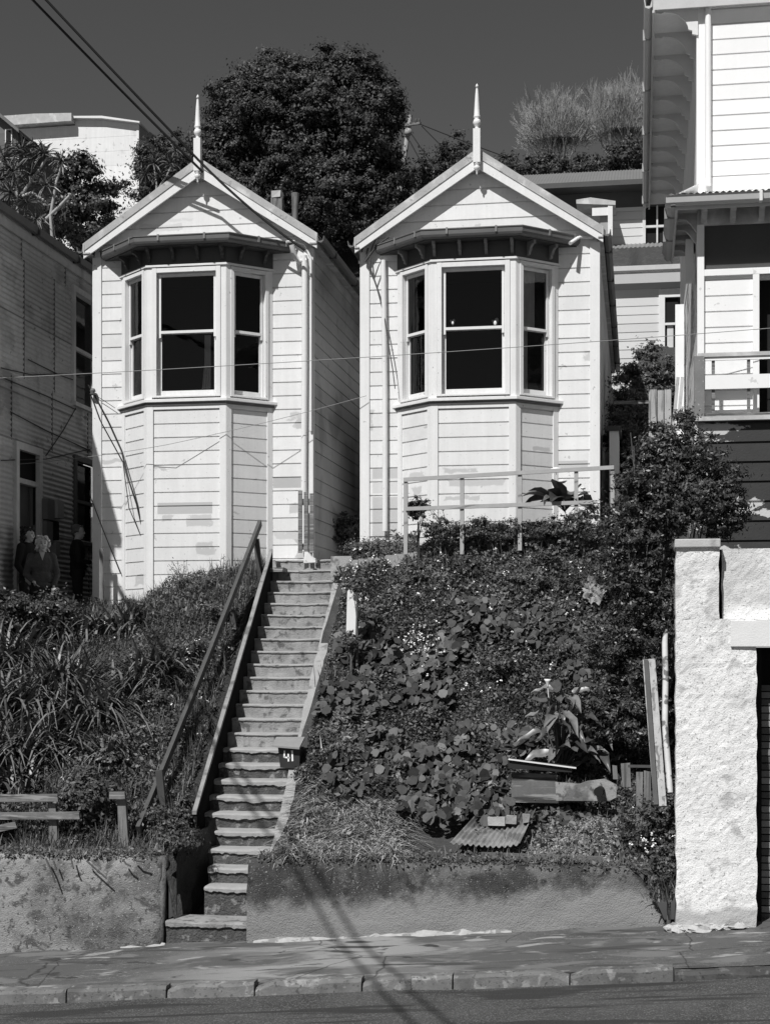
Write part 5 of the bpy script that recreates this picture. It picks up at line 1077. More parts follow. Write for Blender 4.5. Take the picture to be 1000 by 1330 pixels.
# grass
def grassfield(n, x0, x1, y0, y1, cover, L, w, mat, label, tl=(.5, 1.8), lean=(.2, 1.0)):
    P, v, f = field(n, x0, x1, y0, y1, cover); P[:, 2] = G(P[:, 0], P[:, 1])+v*.25; k = len(P); Ls = rnd(k, *L); A = blades(P, Ls, rnd(k, *w), rnd(k, *lean), 3, grav=.8)
    t = tones(k, *tl); tag(npmesh('grass', mat, A, None, [t]*3), label, 'grass', kind='stuff')
grassfield(60000, -11, -5.2, 16.5, 24, lambda x, y: np.where((x < -7.15) & (y < 22.3), .12, .25+.75*vnoise(x, y, 1.1, 14)), (.10, .36), (.003, .007), grassM, 'long weedy grass on the bank left of the steps')
grassfield(26000, -4.6, .2, 16.6, 23.4, lambda x, y: np.where(ledge(x, y), .15, .15+.6*vnoise(x, y, 1.1, 15)), (.06, .26), (.0025, .006), grassM, 'grass tufts through the ground cover right of the steps')
# dry straw on the ledge right of the steps
x = rnd(15000, -4.05, -2.6); y = rnd(15000, 16.5, 18.4); m = (rnd(15000) < .1+1.1*vnoise(x, y, 2.5, 3)**1.3) & (~inst(x, y)); P = np.stack([x[m], y[m], G(x[m], y[m])+.02+.10*rnd(m.sum())], 1); k = len(P)
A = blades(P, rnd(k, .08, .3), rnd(k, .0025, .007), rnd(k, 1.4, 2.7), 3, grav=.7)
for a_ in A: a_[:, :, 2] = P[:, None, 2]+(a_[:, :, 2]-P[:, None, 2])*.45+RNG.normal(size=(k, 1))*.02
tag(npmesh('dry_grass', strawM, A, None, [tones(k, .1, 1.3)]*3), 'bleached dry grass and cut stalks on the ledge above the right retaining wall', 'dry grass', kind='stuff')
# creepers spilling over the wall tops
def spill(x0, x1, n, label, seed):
    x = rnd(n, x0, x1); y = rnd(n, 16.18, 16.6); z = .76+rnd(n, -.03, .12)*(.3+vnoise(x, y, 3, seed)); P = np.stack([x, y, z], 1)
    tag(npmesh('wall_top_weeds', leafM, [leaves(P, slope_n(n), rnd(n, .012, .03), .5, spread=.9)]+blades(P[:n//12], rnd(n//12, .06, .2), rnd(n//12, .003, .006), rnd(n//12, .3, 1.1), 3, grav=.8), None, [tones(n, .6, 2)]+[tones(n//12, .6, 2.5)]*3), label, 'weeds', kind='stuff')
spill(-8.2, xl_end-.05, 3800, 'weeds creeping over the top of the left retaining wall', 2); spill(xr_start+.1, xr_end-.2, 3000, 'thin weeds and stalks along the top of the right retaining wall', 3)
# hanging runners on the wall
hv = thing('hanging_runners', 'dark runners and stalks hanging over the face of the left retaining wall', 'runners', W(80, 1115, 16.15))
for pts in ([(92, 1112), (95, 1125), (96, 1128)], [(113, 1118), (124, 1128), (139, 1141)], [(60, 1115), (66, 1128), (72, 1146)], [(70, 1118), (74, 1130)], [(160, 1116), (164, 1122), (170, 1125)], [(172, 1112), (178, 1118), (188, 1119)]):
    MB().tube([W(a, b, 16.1-.02*i) for i, (a, b) in enumerate(pts)], .010, 5).build('runner', M('darkwood'), hv)
# assorted leafy weeds giving the banks their lumps
for i, (px, py, r, ls, mt, lab) in enumerate(((540, 760, .24, .026, 'M', 'leafy weed mound high on the right bank above the diagonal creeper patch'), (610, 745, .2, .03, 'D', 'dark leafy mound just below the terrace railing, second post'), (690, 770, .24, .022, 'M', 'leafy mound below the fourth post of the terrace railing'), (655, 880, .24, .03, 'D', 'dark leafy mound between the two upper creeper patches'), (480, 800, .16, .022, 'L', 'pale leafy weed beside the marker post'), (730, 860, .22, .02, 'M', 'fine leaved mound above the tall arum'), (560, 930, .16, .024, 'L', 'pale leafy weed between the upper and lower creeper patches'), (415, 960, .14, .022, 'M', 'leafy weed crowding the letterbox on its right'), (400, 1010, .14, .02, 'D', 'dark leafy weed below the letterbox'),
        (250, 850, .2, .024, 'M', 'leafy weed mound just left of the middle of the handrail'), (200, 920, .22, .022, 'L', 'pale leafy mound in the middle of the left bank'), (150, 1000, .2, .024, 'D', 'dark leafy mound above the right end of the broken fence'), (175, 870, .18, .02, 'M', 'small leafy mound right of the bleached boards'), (230, 960, .2, .02, 'D', 'dark leafy mound left of the lower handrail'), (290, 800, .16, .022, 'M', 'leafy mound between handrail and stringer near the top'))):
    p_ = hit(px, py+10)[0]; tree('leafy_weed', lab, tuple(p_), (p_[0], p_[1]-.05, p_[2]+r*.8), (r*1.25, r, r*.75), 46, 70, r*.4, ls, {'M': leafM, 'D': leafD, 'L': leafL}[mt], group='leafy weeds on the banks', limbs=4, tr=.02, cat='weed')
# white and pale little flowers
fp = np.array([hit(*q, lift=.3)[0] for q in [(random.uniform(455, 800), random.uniform(715, 800)) for _ in range(90)]+[(random.uniform(520, 720), random.uniform(810, 900)) for _ in range(30)]+[(random.gauss(545, 12), random.gauss(838, 12)) for _ in range(50)]+[(random.uniform(240, 300), random.uniform(830, 930)) for _ in range(24)]+[(random.uniform(70, 330), random.uniform(760, 1060)) for _ in range(26)]+[(random.gauss(462, 10), random.gauss(760, 25)) for _ in range(40)]+[(random.gauss(850, 18), random.gauss(1090, 30)) for _ in range(30)]])
fp = fp[fp[:, 1] > 0]; fp = fp[~inst(fp[:, 0], fp[:, 1])]; fp[:, 2] += rnd(len(fp), .22, .36); fp = np.repeat(fp, 4, 0)+RNG.normal(size=(len(fp)*4, 3))*.012
tag(npmesh('small_flowers', flowerM, [leaves(fp, slope_n(len(fp)), rnd(len(fp), .006, .014), .8, k=6)], None), 'tiny white flowers scattered over both garden banks', 'flowers', kind='stuff')
# nasturtium patches: round leaves on the bank
for i, (pts, n, lab, sz) in enumerate((([(470, 830, 38, 22), (520, 850, 60, 28), (500, 885, 60, 26), (450, 905, 45, 22), (560, 880, 30, 45), (590, 830, 24, 22)], 900, 'large diagonal patch of round leaved creeper right of the middle steps', (.045, .075)),
        ([(640, 800, 50, 22), (700, 810, 50, 24), (605, 790, 30, 16), (745, 850, 26, 30)], 600, 'round leaved creeper patch high on the bank below the terrace railing', (.04, .065)),
        ([(500, 975, 60, 34), (590, 985, 60, 50), (560, 1030, 50, 30), (630, 1020, 40, 36), (640, 960, 50, 22), (450, 1000, 30, 26)], 1300, 'largest patch of round leaved creeper low on the bank above the dry grass ledge', (.04, .08)),
        ([(725, 1055, 42, 20), (715, 1072, 36, 12)], 200, 'small round leaved creeper clump before the plank planter', (.035, .055)),
        ([(843, 1085, 14, 30), (860, 1130, 18, 24), (835, 1045, 10, 14)], 90, 'trailing round leaved creeper beside the leaning timbers at the wall end', (.035, .055)))):
    A = []; Tn = []
    for j in range(n):
        cx, cy, rx, ry = random.choice(pts); a = random.uniform(0, 6.28); r = math.sqrt(random.random()); A.append((cx+rx*r*math.cos(a), cy+ry*r*math.sin(a)))
    A = np.array(A); L_ = .34 if i < 3 else .14; H = hit(A[:, 0], A[:, 1], lift=L_); H = H[(H[:, 1] > 0)]; H = H[~inst(H[:, 0], H[:, 1])]; H = H[vnoise(H[:, 0], H[:, 1], 4.5, 12) > .30]; H[:, 2] += L_*(.62+.5*vnoise(H[:, 0], H[:, 1], 5, 3))*rnd(len(H), .55, 1.15); k = len(H)
    nrm = np.tile(np.array([[-.2, -.75, .75]]), (k, 1))
    tag(npmesh('nasturtium_patch', nastM, [leaves(H, nrm, rnd(k, *sz), 1, k=7, spread=.8, bend=.3)], None, [tones(k, .3, 1.6)]), lab, 'creeper', kind='stuff')
# agapanthus and iris clumps
def clump(name, label, px, py, n, L, w, mat=strapM, lean=(.3, 1.3), Y=None, cat='plant', rad=.12, tl=(.5, 2.2), group=None, grav=.8, stems=0):
    p = hit(px, py)[0] if Y is None else np.array(W(px, py, Y)); t = thing(name, label, cat, tuple(p), group); k = n
    P = p+np.stack([RNG.normal(size=k)*rad, RNG.normal(size=k)*rad, np.zeros(k)], 1); P[:, 2] = p[2]-.03
    A = blades(P, rnd(k, *L), rnd(k, *w), rnd(k, *lean), 5, grav=grav); npmesh('leaves', mat, A, t, [tones(k, *tl)]*5); return t
AG = [(40, 905, 190, .74, 'largest strap leaved clump, left of the fence end near the left edge'), (20, 850, 170, .72, 'strap leaved clump at the left edge below the people'), (85, 880, 170, .70, 'strap leaved clump below the bleached boards in the left bank'), (62, 955, 150, .62, 'strap leaved clump low in the left bank above the wooden fence'), (12, 965, 130, .6, 'strap leaved clump lowest at the left edge above the fence rail'), (125, 915, 130, .62, 'strap leaved clump between the bleached boards and the handrail foot'), (150, 960, 70, .42, 'small strap leaved clump near the middle of the left bank'), (212, 850, 90, .46, 'strap leaved clump midway between bleached boards and the stair handrail'), (190, 870, 60, .42, 'small strap leaved tuft just left of the handrail clump'), (125, 800, 80, .42, 'strap leaved clump at the top of the left bank before the garden stake'), (170, 795, 70, .42, 'strap leaved clump just below the left cottage bay'), (60, 805, 80, .45, 'strap leaved clump at the feet of the smiling woman'), (95, 810, 70, .42, 'strap leaved clump under the rightmost standing person'), (25, 1000, 80, .4, 'strap leaved tuft just above the broken fence rail')]
for px, py, n, L, lab in AG: clump('agapanthus', lab, px, py+22, int(n*2.2), (L*.9, L*1.7), (.014, .026), strapM, lean=(.5, 1.7), rad=.2, tl=(.3, 2.6), grav=.95, group='strap leaved clumps on the left bank')
for px, py, n, L, lab in ((435, 885, 70, .34, 'grassy tuft at the right edge of the middle steps'), (535, 715, 60, .36, 'spiky tuft on the bank below the left end of the terrace railing'), (585, 735, 70, .36, 'spiky tuft below the second post of the terrace railing'), (640, 715, 60, .32, 'spiky tuft below the third post of the terrace railing'), (700, 720, 60, .34, 'spiky tuft below the fourth post of the terrace railing'), (490, 750, 50, .3, 'spiky tuft right of the white marker post'), (630, 805, 40, .3, 'spiky tuft within the round leaved creeper high on the bank')):
    clump('iris_tuft', lab, px, py+8, n, (L*.6, L*1.1), (.005, .010), grassM, (.15, .8), rad=.10, group='spiky tufts on the right bank', tl=(.4, 1.3))
# small shrubs by the cottages
def bushlet(label, px, py, Y, r, n, per, ls, mat, zoff=0, name='small_bush', cr=None, cat='bush'):
    c = W(px, py, Y); g = float(G(c[0], Y)); return tree(name, label, (c[0], Y, min(g, c[2]-r[2])), c, r, n, per, cr or r[0]*.35, ls, mat, limbs=4, tr=.025, cat=cat)
bushlet('round leafy bush before the left foot of the right cottage bay', 543, 662, 22.2, (.18, .16, .22), 40, 50, .025, leafM)
bushlet('wild leafy bush behind the broken fence above the left wall', 112, 1040, 16.95, (.36, .25, .30), 90, 90, .028, leafM)
bushlet('loose flowering weed bush beside the handrail top before the left bay', 262, 765, 22.3, (.45, .3, .22), 60, 70, .022, leafM)
bushlet('dark leafy bush before the people at the left building', 62, 800, 21.6, (.5, .35, .32), 90, 90, .03, leafD)
bushlet('dark leafy bush against the foot of the corrugated wall at the left edge', 10, 800, 21.4, (.5, .35, .35), 70, 90, .03, leafD)
bushlet('low shadowy growth at the end of the passage between the cottages', 448, 690, 25.5, (.35, .5, .28), 50, 70, .03, leafD)
bushlet('low weeds spilling over the landing before the right cottage corner', 478, 712, 22.9, (.42, .2, .12), 50, 60, .018, leafL)
bushlet('weeds growing around the foot of the white marker post', 456, 832, 20.0, (.16, .14, .12), 30, 60, .018, leafM)
bushlet('weeds hanging over the head of the white marker post', 464, 760, 20.1, (.13, .12, .12), 30, 60, .018, leafM)
for px, rx, lab, mt in ((572, .34, 'low weed mound between the first and second posts of the terrace railing', leafM), (622, .30, 'low dark weed mound behind the second post of the terrace railing', leafD), (668, .34, 'low weed mound around the third post of the terrace railing', leafM), (712, .30, 'low dark weed mound between the third and fourth posts of the terrace railing', leafD), (758, .36, 'low weed mound around the fourth post of the terrace railing', leafM)):
    bushlet(lab, px, 690, 22.05, (rx, .28, .17), 60, 70, .02, mt, name='leafy_weed', cr=.09, cat='weed')
bushlet('tangle of weeds over the upper right edge of the steps', 450, 755, 22.4, (.18, .3, .3), 50, 60, .018, leafM)
# the big shrub by the garage pier
sh = thing('garden_shrub', 'big dark glossy leaved shrub leaning over the white garage pier', 'shrub', tuple(W(850, 1000, 18.4)))
PP = []; NN = []; TT = []
for px, py, Y, r, nc in ((868, 645, 18.3, (.62, .5, .62), 150), (915, 640, 18.0, (.50, .45, .52), 110), (840, 690, 18.4, (.5, .5, .5), 100), (890, 590, 18.3, (.30, .3, .42), 60), (940, 660, 18.0, (.3, .3, .32), 50), (855, 600, 18.3, (.35, .3, .4), 60), (825, 640, 18.6, (.28, .35, .4), 50), (835, 760, 18.4, (.42, .4, .6), 110), (800, 720, 19.2, (.36, .4, .45), 70), (770, 690, 20.5, (.45, .4, .3), 60), (840, 840, 18.3, (.36, .35, .55), 90), (800, 850, 18.6, (.4, .4, .6), 90), (835, 930, 18.3, (.35, .3, .45), 70), (790, 930, 18.5, (.35, .3, .35), 60), (885, 550, 18.3, (.05, .05, .16), 8), (857, 560, 18.4, (.05, .05, .12), 6)):
    c = W(px, py, Y); P, n, ct = crown_pts(c, r, nc, 95, .12, .3); PP.append(P); NN.append(n); TT.append(ct)
P = np.concatenate(PP); n = np.concatenate(NN); ct = np.concatenate(TT); k = len(P)
npmesh('leaves', leafD, [leaves(P, n, rnd(k, .018, .034), .42, spread=.8)], sh, [ct*tones(k, .5, 1.6)])
mb = MB(); rr = random.Random(3)
for i in range(14):
    s = Vector(W(842+rr.uniform(-20, 15), 960, 18.6)); e = Vector(W(rr.uniform(810, 940), rr.uniform(560, 700), 18.2)); mb.tube([s, s.lerp(e, .5)+Vector((rr.uniform(-.1, .1), 0, .05)), e], [.025, .018, .006], 5)
mb.build('stems', barkM, sh)
# broad leaved plants
def broad(name, label, base, n, L, wd, mat, seed, spread=(.2, .9), tl=(.5, 2)):
    rr = random.Random(seed); t = thing(name, label, 'plant', base); mb = MB(); b = Vector(base)
    for i in range(n):
        a = rr.uniform(0, 6.28); l = rr.uniform(*L); ln = rr.uniform(*spread); h = Vector((math.cos(a), math.sin(a), 0)); w = l*wd*rr.uniform(.8, 1.2); sd = Vector((-h.y, h.x, 0)); tw = rr.uniform(-.5, .5)
        st_ = [b+h*(l*ln*q*1.1)+Vector((0, 0, l*(q*1.25-ln*.9*q*q))) for q in (0, .25, .45, .65, .85, 1.05)]; wl = (.05, .12, .9, 1, .6, .02); vs = []
        for p, ww in zip(st_, wl):
            s2 = (sd+Vector((0, 0, tw))).normalized(); vs += [p-s2*w*ww/2+Vector((0, 0, .15*w*ww)), p-Vector((0, 0, .05*w*ww)), p+s2*w*ww/2+Vector((0, 0, .15*w*ww))]
        mb.raw(vs, [(3*i_+k_, 3*i_+k_+1, 3*i_+k_+4, 3*i_+k_+3) for i_ in range(5) for k_ in (0, 1)], rr.uniform(*tl), 0, False)
    mb.build('leaves', mat, t); return t
def arum(label, base, n, H, S, seed):
    rr = random.Random(seed); t = thing('arum_plant', label, 'plant', base); st_ = MB(); lf = MB(); b = Vector(base)
    for i in range(n):
        a = rr.uniform(0, 6.28); q = rr.random()**.8; e = b+Vector((math.cos(a)*S*rr.uniform(.2, 1)*(1.2-q*.5), math.sin(a)*S*.7*rr.uniform(.2, 1)-.05, H*q+.05)); m_ = b.lerp(e, .6)+Vector((0, 0, .06)); st_.tube([b, m_, e], [.012, .010, .007], 5)
        L = rr.uniform(.2, .36); w = L*rr.uniform(.38, .55); d = Vector((math.cos(a), math.sin(a)-.3, rr.uniform(-.5, .9))).normalized(); s = d.cross(Vector((rr.uniform(-.6, .6), -.5, 1))).normalized(); up2 = s.cross(d).normalized(); vs = []
        for u_, ww in ((-.18, .45), (0, .85), (.2, 1), (.45, .85), (.7, .5), (.88, .2), (1, .02)):
            c = e+d*L*u_-Vector((0, 0, 1))*L*.45*max(u_, 0)**2+up2*.02*math.sin(u_*9+i); k_ = w*ww/2; vs += [c-s*k_+up2*k_*.45, c-s*k_*.5+up2*k_*.12, c, c+s*k_*.5+up2*k_*.12, c+s*k_+up2*k_*.45]
        lf.raw(vs, [(5*j+k, 5*j+k+1, 5*j+k+6, 5*j+k+5) for j in range(6) for k in range(4)], rr.uniform(.4, 2.0), 0, True)
    st_.build('stems', leafM, t); lf.build('leaves', broadM, t); return t
broadM = leafmat('broad_arum_leaf', .11, .38, .6, .2)
b0 = W(728, 1000, 18.55); arum('tall arum with large pale veined leaves behind the plank planter', b0, 46, .95, .42, 4)
b1 = W(775, 1000, 18.6); arum('smaller arum leaning right beside the tall one', b1, 20, .6, .3, 7)
p = W(711, 884, 18.3); mb = MB(); mb.lathe((p[0], p[1], p[2]-.09), [(.006, 0), (.012, .03), (.03, .08), (.045, .11), (.03, .10), (.004, .04)], 10); mb.tube([(p[0], p[1], p[2]-.8), (p[0]+.02, p[1], p[2]-.3), (p[0], p[1], p[2]-.08)], .006, 5)
tag(mb.build('arum_lily', flowerM), 'single white lily flower above the tall arum leaves', 'flower')
b2 = W(733, 665, 22.35); broad('rhubarb_plant', 'broad dark leaved plant with white flower heads behind the terrace railing', b2, 30, (.3, .62), .42, leafD, 9, (.4, 1.3), (.7, 2.2))
for i, (px, py, s) in enumerate(((722, 610, .06), (730, 625, .05), (757, 634, .03))):
    p = W(px, py, 22.3); mb = MB(); mb.ell(p, (s*1.3, s, s*.55), 10, 6); mb.rough(.008, i); mb.tube([(p[0], p[1], p[2]-.25), (p[0], p[1], p[2]-.01)], .005, 5); tag(mb.build('flower_head', flowerM), '%s white flower head above the broad leaved plant behind the railing' % ('topmost', 'middle', 'small lowest')[i], 'flower')
for px, py, Y, h, lab in ((232, 722, 22.6, .5, 'straggling leggy weed before the centre of the left bay'), (288, 720, 22.5, .5, 'leggy weed before the right post of the left bay'), (567, 660, 22.3, .3, 'thin leggy weed before the centre of the right bay')):
    p = W(px, py, Y); t = thing('leggy_weed', lab, 'weed', (p[0], Y, p[2]-h)); rr = random.Random(px); mb = MB(); L_ = []
    for i in range(6):
        e = Vector(p)+Vector((rr.uniform(-.16, .16), rr.uniform(-.1, .1), rr.uniform(-.2, .05))); s = Vector((p[0]+.1, Y, p[2]-h)); mb.tube([s, s.lerp(e, .6)+Vector((rr.uniform(-.04, .04), 0, 0)), e], [.006, .005, .003], 4)
        for j in range(12): L_.append(s.lerp(e, rr.uniform(.5, 1))+Vector((rr.gauss(0, .03), rr.gauss(0, .03), rr.gauss(0, .03))))
    mb.build('stems', barkM, t); L_ = np.array([tuple(q) for q in L_]); npmesh('leaves', leafM, [leaves(L_, slope_n(len(L_)), rnd(len(L_), .012, .025), .5)], t, [tones(len(L_), .7, 2)])
clump('bleached_stalks', 'pile of bleached broken stalks beside the letterbox', 452, 985, 46, (.15, .42), (.006, .014), strawM, (.3, 1.9), rad=.13, tl=(.6, 1.6), grav=.1)
clump('dry_leaf_tuft', 'pale dried curly leaf tuft in the left bank', 172, 822, 14, (.12, .26), (.008, .012), strawM, (.2, 1.0), rad=.04, tl=(.8, 1.5))
clump('wall_end_weed', 'bushy flowering weed in the gap between the right wall end and the garage pier', 868, 1165, 160, (.15, .5), (.004, .009), grassM, (.1, .9), Y=16.1, rad=.09, tl=(.5, 1.8))
# bushy weeds in that gap
bushlet('leafy weed mass filling the corner by the foot of the garage pier', 868, 1130, 16.1, (.22, .16, .34), 90, 60, .018, leafM)
bushlet('dark weeds crowding the top of the wall end beside the lowest steps', 226, 1095, 16.85, (.30, .3, .22), 80, 70, .02, leafM)
bushlet('leafy weeds under the lower end of the stair handrail', 200, 1070, 17.2, (.35, .3, .22), 80, 70, .02, leafM)
bushlet('dark weeds at the foot of the wooden stringer beside the steps', 240, 1060, 17.6, (.16, .35, .2), 50, 70, .02, leafM)
bushlet('leafy weed mass under the leaning timbers', 838, 1075, 16.7, (.26, .2, .22), 70, 60, .018, leafM)
# ------------------------------------------------------------------ junk on the ledge
def plank(name, pts, Y, th, mat, label=None, cat='timber', parent=None, y2=None):
    poly = [W(x, y, Y) for x, y in pts]; o = MB().prism(poly, (0, th, 0)).rough(.003, 1).build(name, mat, parent)
    if label: tag(o, label, cat)
    return o
plank('plank_planter', [(664, 1003), (664, 1042), (722, 1043), (790, 1040), (790, 1021), (722, 1017), (722, 1006)], 17.75, .05, gmat('planter_boards', .13, .8, .4, 4, streak=.2, bump=.3, astain=[(1.5, 30, 16, .50, .58, .05), (2, 30, 30, .55, .62, .26)]), 'low grey plank planter side below the arum leaves', 'planter')
plank('dark_board', [(659, 986), (742, 996), (742, 1003), (660, 998)], 17.65, .18, gmat('dark_tarred_board', .02, .7), 'dark tarred board with a white edge lying above the plank planter', 'board')
MB_ = MB().beam(W(660, 986, 17.63), W(748, 997.5, 17.63), .02, .016); tag(MB_.build('white_batten', M('trim')), 'thin white batten along the dark tarred board', 'batten')
plank('pale_trough', [(721, 1016), (752, 1019), (762, 1015), (785, 1012), (800, 1020), (800, 1036), (790, 1040), (722, 1040)], 17.6, .1, gmat('stained_pale_board', .30, .8, .35, 4, stain=[(4, .46, .60, .14), (12, .55, .62, .1)], bump=.5), 'pale stained trough panel with a round pipe hole', 'trough')
p = W(777, 1028, 17.5); mb = MB(); mb.tube([(p[0], 17.45, p[2]), (p[0]+.02, 17.62, p[2])], .055, 12); tag(mb.build('drain_pipe', M('dark')), 'short dark pipe end poking out of the pale trough', 'pipe')
for i, (pts, Y, lab) in enumerate((([(826, 1003), (826, 1092), (834, 1092), (835, 1003)], 16.95, 'left upright of the pair of grey stakes before the weeds'), ([(836, 1001), (837, 1094), (845, 1094), (845, 1003)], 16.9, 'right upright of the pair of grey stakes before the weeds'), ([(806, 992), (808, 1022), (819, 1022), (818, 991)], 17.6, 'short broad grey stake behind the pale trough'), ([(795, 994), (796, 1012), (802, 1012), (801, 995)], 17.7, 'shortest narrow grey stake behind the pale trough'))):
    plank('garden_stake', pts, Y, .05, M('oldwoodV'), lab, 'stake')
MB_ = MB().beam(W(815, 995, 17.5), W(880, 996, 17.5), .03, .03); tag(MB_.build('cross_rail', M('darkwood')), 'thin dark rail running behind the leaning timbers to the pier', 'rail')
MB_ = MB().beam(W(857, 1048, 16.6), W(842, 857, 17.3), .14, .05, (0, -1, 0)).rough(.004, 6); tag(MB_.build('leaning_timber', M('palewood'), bevel=.004), 'long grey timber leaning against the bank left of the garage pier', 'timber')
MB_ = MB().beam(W(851.5, 1046, 16.57), W(838.5, 858, 17.27), .05, .06, (0, -1, 0)); tag(MB_.build('leaning_batten', M('darkwood')), 'dark batten along the left edge of the leaning timber', 'timber')
mb = MB(); mb.tube([W(870, 1030, 16.75), W(863, 940, 17.0), W(864, 880, 17.2), W(863, 835, 17.3), W(864, 823, 17.35)], [.035, .035, .035, .034, .028], 8); tag(mb.build('leaning_pipe', gmat('rusty_white_pipe', .55, .7, .3, 8, stain=[(9, .55, .62, .15)])), 'thin white painted pipe leaning beside the grey timber', 'pipe')
# corrugated iron scrap with bricks
q0, q1, q2, q3 = (Vector(W(588, 1100, 16.75)), Vector(W(668, 1098, 16.65)), Vector(W(696, 1068, 17.5)), Vector(W(622, 1070, 17.6)))
for q_ in (q0, q1): q_.z += .04
for q_ in (q2, q3): q_.z += .15
q0.x -= .04; q1.x += .06
mb = MB(); n = 110; vs = []
for i in range(n+1):
    t = i/n; d = Vector((0, 0, .013*math.sin(t*78)-.05*math.sin(t*3.1))); vs += [q0.lerp(q1, t)+d+Vector((0, 0, .02*math.sin(t*5))), q3.lerp(q2, t)+d]
mb.raw(vs, [(2*i, 2*i+2, 2*i+3, 2*i+1) for i in range(n)], 1, 0, True); o = mb.build('corrugated_scrap', M('rustiron')); tag(o, 'bent scrap of rusty corrugated iron lying on the ledge behind the right wall', 'scrap iron'); s_ = o.modifiers.new('s', 'SOLIDIFY'); s_.thickness = .006
for i, (px, py, w, lab) in enumerate(((645, 1066, .2, 'pale brick on the left of the corrugated scrap'), (664, 1064, .12, 'middle brick on the corrugated scrap'), (683, 1062, .08, 'small upright brick at the right end of the corrugated scrap'))):
    p = W(px, py, 17.15); mb = MB(); mb.box((p[0]-w/2, 17.1, p[2]-.05), (p[0]+w/2, 17.24, p[2]+.04)); mb.rough(.008, i); tag(mb.build('brick', gmat('old_brick_%d' % i, .36-.05*i, .85, .4, 8, bump=.4)), lab, 'brick')
plank('concrete_lump', [(636, 1046), (648, 1044), (662, 1050), (655, 1056), (634, 1055)], 17.6, .15, M('palewood'), 'pale flat lump of stone left of the plank planter', 'stone')
MB_ = MB().beam(W(625, 1111, 16.55), W(783, 1117, 16.5), .05, .075); tag(MB_.rough(.004, 2).build('edging_board', gmat('edging_board', .13, .8, .4, 5, streak=.2)), 'low dark edging board along the top of the right retaining wall', 'board')
cx_, cy_, cz_ = W(771, 768, 19.05); mb = MB(); n = 14; vs = []
for i in range(n+1):
    for j in range(n+1):
        u_, v_ = i/n-.5, j/n-.5; e_ = .75+.5*float(vnoise(u_, v_, 7, 4)); vs.append((cx_+(u_*.26-v_*.10)*e_, cy_+.09*float(vnoise(u_, v_, 9, 2))+v_*.1, cz_+(v_*.30+u_*.08)*e_+.03*float(vnoise(u_, v_, 11, 3))))
mb.raw(vs, [(i*(n+1)+j, (i+1)*(n+1)+j, (i+1)*(n+1)+j+1, i*(n+1)+j+1) for i in range(n) for j in range(n) if (i+j) > 3 and (i+n-j) > 5 and (n-i+j) > 4])
tag(mb.build('rag_sheet', gmat('crumpled_pale_sheet', .26, .7, .4, 9, stain=[(12, .5, .6, .1)])), 'crumpled pale sheet of paper caught high on the right bank', 'paper')
# gravel on the right ledge
k = 16000; x = rnd(k, -1.75, .25); y = rnd(k, 16.5, 18.2); z = G(x, y)+.16*np.exp(-((x+.55)/.5)**2-((y-17.3)/.5)**2)+.01; P = np.stack([x, y, z], 1)
xs = np.linspace(-1.7, .3, 26); ys = np.linspace(16.46, 18.2, 24)
gm = grid_obj('gravel_heap', xs, ys, lambda X, Y: G(X, Y)+.16*np.exp(-((X+.55)/.5)**2-((Y-17.3)/.5)**2)-.005+.012*vnoise(X, Y, 14, 2), gmat('gravel_fines', .15, .9, .4, 9, bump=1, bscale=80, bdist=.03)); tag(gm, 'low heap of grey gravel on the ledge before the planter', 'gravel', kind='stuff')
tag(npmesh('gravel_stones', gmat('gravel_stone', .24, .85, .3, 30, tone=True), [leaves(P, slope_n(k), rnd(k, .006, .016), .8, k=6, spread=1.2)], None, [tones(k, .4, 1.6)]), 'loose pebbles and crumbs over the gravel heap', 'pebbles', kind='stuff')
# ------------------------------------------------------------------ people
def cap(mb, p, q, r1, r2, n=10):
    p, q = Vector(p), Vector(q); mb.tube([p, q], [r1, r2], n); mb.ell(p, (r1,)*3, 10, 8); mb.ell(q, (r2,)*3, 10, 8)
skinM = gmat('skin', .6, .5, .06, 6, tone=False); eyeM = gmat('eye_dark', .02, .3)
def fuse(name, mb, mat, parent, vox, smooth=3):
    o = mb.build(name+'_tmp', mat); m = o.modifiers.new('r', 'REMESH'); m.mode = 'VOXEL'; m.voxel_size = vox; s = o.modifiers.new('s', 'SMOOTH'); s.iterations = smooth; s.factor = .6
    dg = bpy.context.evaluated_depsgraph_get(); me = bpy.data.meshes.new_from_object(o.evaluated_get(dg)); me.name = name; bpy.data.objects.remove(o)
    me.polygons.foreach_set('use_smooth', [True]*len(me.polygons)); me.materials.clear(); me.materials.append(mat)
    n = bpy.data.objects.new(name, me); COL.objects.link(n); off = wloc(parent); me.transform(Matrix.Translation(-off)); n.parent = parent; return n
